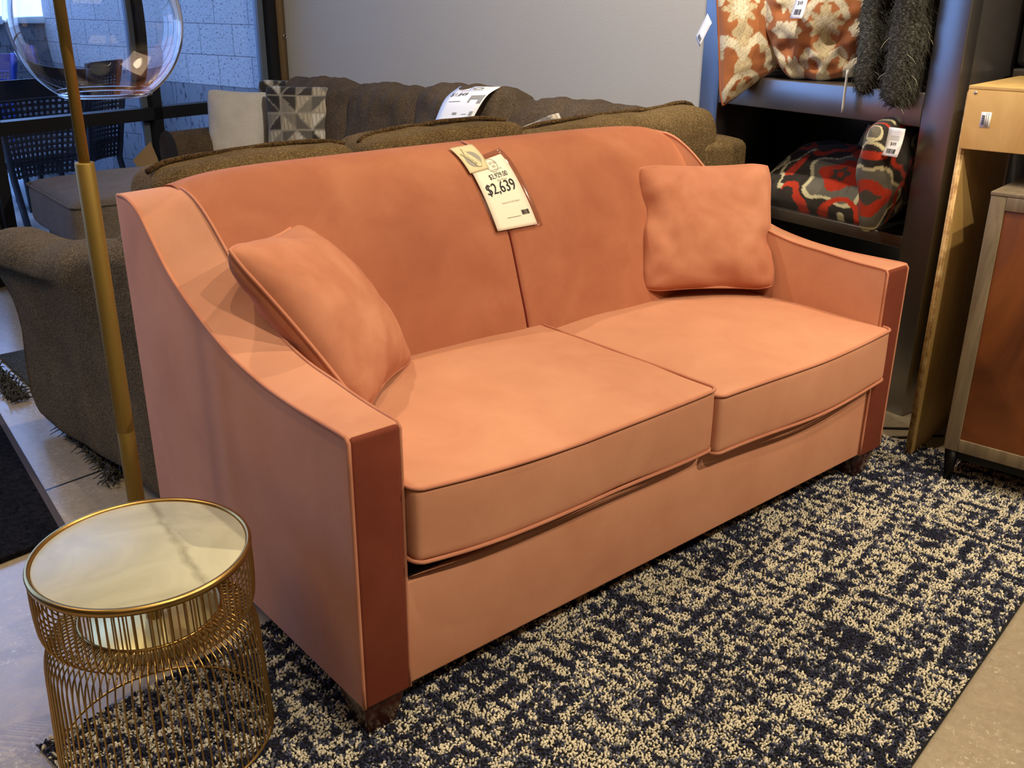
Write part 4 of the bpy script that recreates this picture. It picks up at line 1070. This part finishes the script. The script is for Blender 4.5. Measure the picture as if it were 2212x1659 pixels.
def furry(root, pf, n_, seed, L_=(.009, .022)):
    r = random.Random(seed); a = Acc(); b = Acc()
    for k in range(n_):
        u, v = r.uniform(-.97, .97), -1 + 1.97 * r.random() ** 1.2; s = 1 if r.random() < .6 else -1
        pale = k % 40 == 0
        p = pf(u, v, s); q = pf(u * 1.01, v, 0); nn = unit(p - q + V3(0, 0, 1e-4)); l = r.uniform(*L_) * (2 if pale else 1)
        dr = unit(nn * .8 + V3(r.uniform(-.6, .6), r.uniform(-.6, .6), -.9)); p2 = p + nn * .002 + dr * l * .5; p3 = p2 + unit(dr + V3(0, 0, -.5)) * l * .5
        (b if pale else a).add(*tubevf([p, p2, p3], [.0014, .0011, .0005], 3, False, False))
    for nm, acc, mt in (('fur_pile', a, M['furstrand']), ('pale_strands', b, M['strand'])):
        v_, f_2 = acc.get(); o = obj(nm, v_, f_2, mt, root); o['kind'] = 'stuff'
nf = -Y_ * .95 + X_ * .10
kf = cp((-.035, .325, 1.03), nf, Z_ + X_ * -.02, .36, .44)
g1 = sp('fur_pillow', *kf, nf, Z_ + X_ * -.02, .36, .44, .115, M['fur'], 'shaggy dark grey pillow with pale strands, the left one on the upper shelf', n=40, ear=.03, p=.3, seed=4., wr=.010)
furry(g1[0], g1[1], 2300, 5)
kf = cp((-.075, .180, 1.005), nf, Z_ + X_ * -.02, .38, .46)
g2 = sp('fur_pillow', *kf, nf, Z_ + X_ * -.02, .38, .46, .135, M['fur'], 'shaggy dark grey pillow hanging over the shelf beside the right post', n=40, ear=.03, p=.3, seed=5., wr=.010)
furry(g2[0], g2[1], 2800, 6)
sp('olive_pillow', .30, .44, 1.25, -Y_ * .7 - X_ * .7, Z_, .34, .38, .12, M['brown'], 'dark olive pillow at the back between the damask and shaggy pillows', n=24, seed=6.)
# lower compartment
l1 = sp('embroidered_pillow', .225, .575, .700, -X_ * .50 + Z_ * .85 - Y_ * .02, Y_ + X_ * .02, .38, .54, .165, M['suzani'], 'charcoal pillow with red and cream medallions lying flat on the lower shelf', n=90, ear=.05, p=.40, seed=7., wr=.008, colf=lambda u, v, s: suz(u, v, s, .1, .3))
nl = -Y_ * .86 + X_ * .22; ul = Z_ - X_ * .16 - Y_ * .10
kl = cp((-.085, .195, .600), nl, ul, .34, .36)
l2 = sp('embroidered_pillow', *kl, nl, ul, .34, .36, .15, M['suzani'], 'charcoal red and cream medallion pillow standing on end by the right post', n=84, ear=.03, p=.42, seed=9., wr=.006, colf=lambda u, v, s: suz(u, v, s, .95, .25))
# hang tags
def flatP(O, ux_, uy_, bendn=None, bend=0.):
    return lambda x, y: O + ux_ * x + uy_ * y + (bendn * bend * (y ** 2) if bendn is not None else 0)
tagcard(flatP(S_(-.095, .968, 1.262), unit(-Y_ * .75 - X_ * .3 + Z_ * -.55), unit(Z_ * .8 - Y_ * .5), None), .055, .100, 'white barcode tag sticking out left of the left damask pillow', text=None, near=unit(-X_ * .8 - Y_ * .5))
tagcard(flatP(S_(-.085, .555, 1.38), unit(-Y_ - X_ * .2), unit(Z_ + X_ * .02), -X_, 2.), .062, .110, 'white $49 price tag on the crumpled damask pillow', near=-X_)
tagcard(flatP(S_(-.115, .875, 1.42), unit(-Y_), unit(Z_), None), .055, .095, 'cream price tag at the top edge of the left damask pillow', text=None, near=-X_)
tagcard(flatP(S_(-.045, .372, 1.115), unit(-X_ * .9 - Y_ * .4), unit(Z_), None), .030, .135, 'narrow pale tag hanging below the left shaggy pillow over the shelf apron', text=None, bars=False, mat=M['paper2'], near=-Y_)
tagcard(flatP(S_(-.085, .128, .958), unit(-Y_), unit(Z_), -X_, 3.), .058, .085, 'white $49 price tag on the standing medallion pillow under the shelf', near=-X_)
tagcard(flatP(S_(-.01, .262, .935), unit(-Y_ * .8 - Z_ * .4), unit(Z_ * .9 - Y_ * .4), None), .06, .075, 'black square tag beside the white tag of the standing medallion pillow', text=None, bars=False, mat=M['black'], near=-X_)

# ------------------------------------------------------------------ birch plywood stand and cabinet
K_ = frame(9, (1.986, .007, 0)); aK = (K_(1, 0, 0) - K_(0, 0, 0), K_(0, 1, 0) - K_(0, 0, 0), V3(0, 0, 1))
ps = thing('plywood_stand', 'tall birch plywood display stand straddling the brown cabinet at right', 'display stand', K_(.25, -.5, 0))
pp = box('side_panel', K_, 0, .46, -.019, 0, 0, 1.10, M['ply'], ps, .001)
box('panel_edge', K_, -.0012, .001, -.0185, -.0005, .001, 1.0995, M['plyedge'], pp, 0)
box('side_panel', K_, 0, .46, -1.06, -1.041, 0, 1.10, M['ply'], ps, .001)
box('front_rail', K_, -.021, -.0015, -1.05, -.008, .951, 1.108, M['ply'], ps, .002)
box('top_panel', K_, -.021, .46, -1.05, -.008, 1.1085, 1.118, M['ply'], ps, .001)
tube('screw', [K_(-.0225, -.028, 1.100), K_(-.018, -.028, 1.100)], .0042, M['steel'], ps, 12)
bl = box('barcode_label', K_, -.0222, -.0212, -.078, -.052, 1.012, 1.052, M['paper2'], ps, 0)
a = Acc(); Pk = lambda x, y: K_(-.0226, -.062 - x, 1.032 + y); 
for k in range(9): v, f = rectvf(-.007, .001, -.014 + .003 * k, -.0125 + .003 * k + (.0008 if k % 2 else 0)); on_sheet(a, v, f, Pk, 0, 0)
for k in range(2): v, f = rectvf(.004 + .005 * k, .0052 + .005 * k, -.018, .018); on_sheet(a, v, f, Pk, 0, 0)
v, f = a.get(); obj('bars', v, f, M['ink'], bl, False)
Q_ = frame(9, (1.898, -.163, 0))
cb = thing('cabinet', 'low brown wood cabinet with weathered taupe frame on black legs under the plywood stand', 'cabinet', Q_(.2, -.3, 0))
cw, cdp = .90, .40
box('carcass', Q_, .012, cdp, -cw, .014, .118, .848, M['cabframe'], cb, .002)
dr = box('door_panel', Q_, .004, .0115, -cw * .5 + .0, -.022, .150, .815, M['cabpanel'], cb, .001); box('door_panel', Q_, .004, .0115, -cw + .022, -cw * .5 - .002, .150, .815, M['cabpanel'], cb, .001)
fr = cb
box('stile', Q_, 0, .014, -.024, .016, .112, .851, M['cabframe'], fr, .0015); box('stile', Q_, 0, .014, -cw - .016, -cw + .02, .112, .851, M['cabframe'], fr, .0015)
box('rail', Q_, -.001, .013, -cw + .02, -.0245, .112, .151, M['cabframe'], fr, .0015); box('rail', Q_, -.001, .013, -cw + .02, -.0245, .8155, .851, M['cabframe'], fr, .0015)
box('top', Q_, -.001, cdp + .004, -cw - .016, .018, .8515, .862, M['cabframe'], cb, .002)
for y in (-.022, -cw - .008):
    for x in (.004, cdp - .04):
        V = []
        for z, s in ((0.004, .009), (.112, 0)): V += [Q_(x + s, y + s, z), Q_(x + .034 - s, y + s, z), Q_(x + .034 - s, y + .034 - s, z), Q_(x + s, y + .034 - s, z)]
        obj('leg', V, [(3, 2, 1, 0), (4, 5, 6, 7), (0, 1, 5, 4), (1, 2, 6, 5), (2, 3, 7, 6), (3, 0, 4, 7)], M['blackmetal'], cb, True)
box('apron', Q_, .01, .03, -cw - .005, .010, .085, .112, M['blackmetal'], cb, .002)

# grey stitched upholstered seat standing on a dark console behind the plywood stand
G_ = frame(9, (2.56, -.03, 0))
cn = thing('console', 'black console behind the plywood stand carrying grey stitched seat cushion', 'console', G_(.1, -.3, 0))
box('top', G_, -.06, .30, -.90, .15, 1.10, 1.135, M['espresso'], cn, .003)
for y in (-.88, .115):
    box('leg', G_, -.03, .27, y, y + .03, 0, 1.10, M['espresso'], cn, .003)
aG = (G_(1, 0, 0) - G_(0, 0, 0), G_(0, 1, 0) - G_(0, 0, 0), V3(0, 0, 1))
gs = softbox('stitched_cushion', G_(.12, -.115, 1.302), aG, (.12, .278, .163), .02, (.006, .006, .01), M['greyleather'], None, 8, .002, loc=G_(.12, -.10, 1.137)); tag(gs, 'grey upholstered cushion with white stitching at the top right corner above the plywood stand', 'cushion')
a = Acc()
for k in range(34): 
    z = 1.155 + .009 * k; v, f = tubevf([G_(-.0055, .138, z), G_(-.0055, .138, z + .005)], .0009, 4); a.add(v, f)
v, f = a.get(); o = obj('stitching', v, f, M['thread'], gs); o['kind'] = 'stuff'
# black cables on the floor behind the sofa
for k, pts in enumerate(((( 1.86, .42), (2.02, .26), (2.12, .16), (2.25, .04)), ((1.84, .36), (1.98, .20), (2.10, .08), (2.22, .0)), ((1.83, .10), (1.90, .075), (2.02, .035), (2.10, .0)))):
    o = tube('cable', [V3(q[0], q[1], q[2]) for q in spline([V3(x, y, .004) for x, y in pts], 16)], .004, M['cable'], None, 6, loc=(pts[0][0], pts[0][1], 0))
    tag(o, ('black cable on the floor farthest behind the right sofa arm', 'middle black cable on the floor between sofa arm and plywood stand', 'black cable nearest the right sofa leg running under the plywood stand')[k], 'cable', 'cables on the floor')
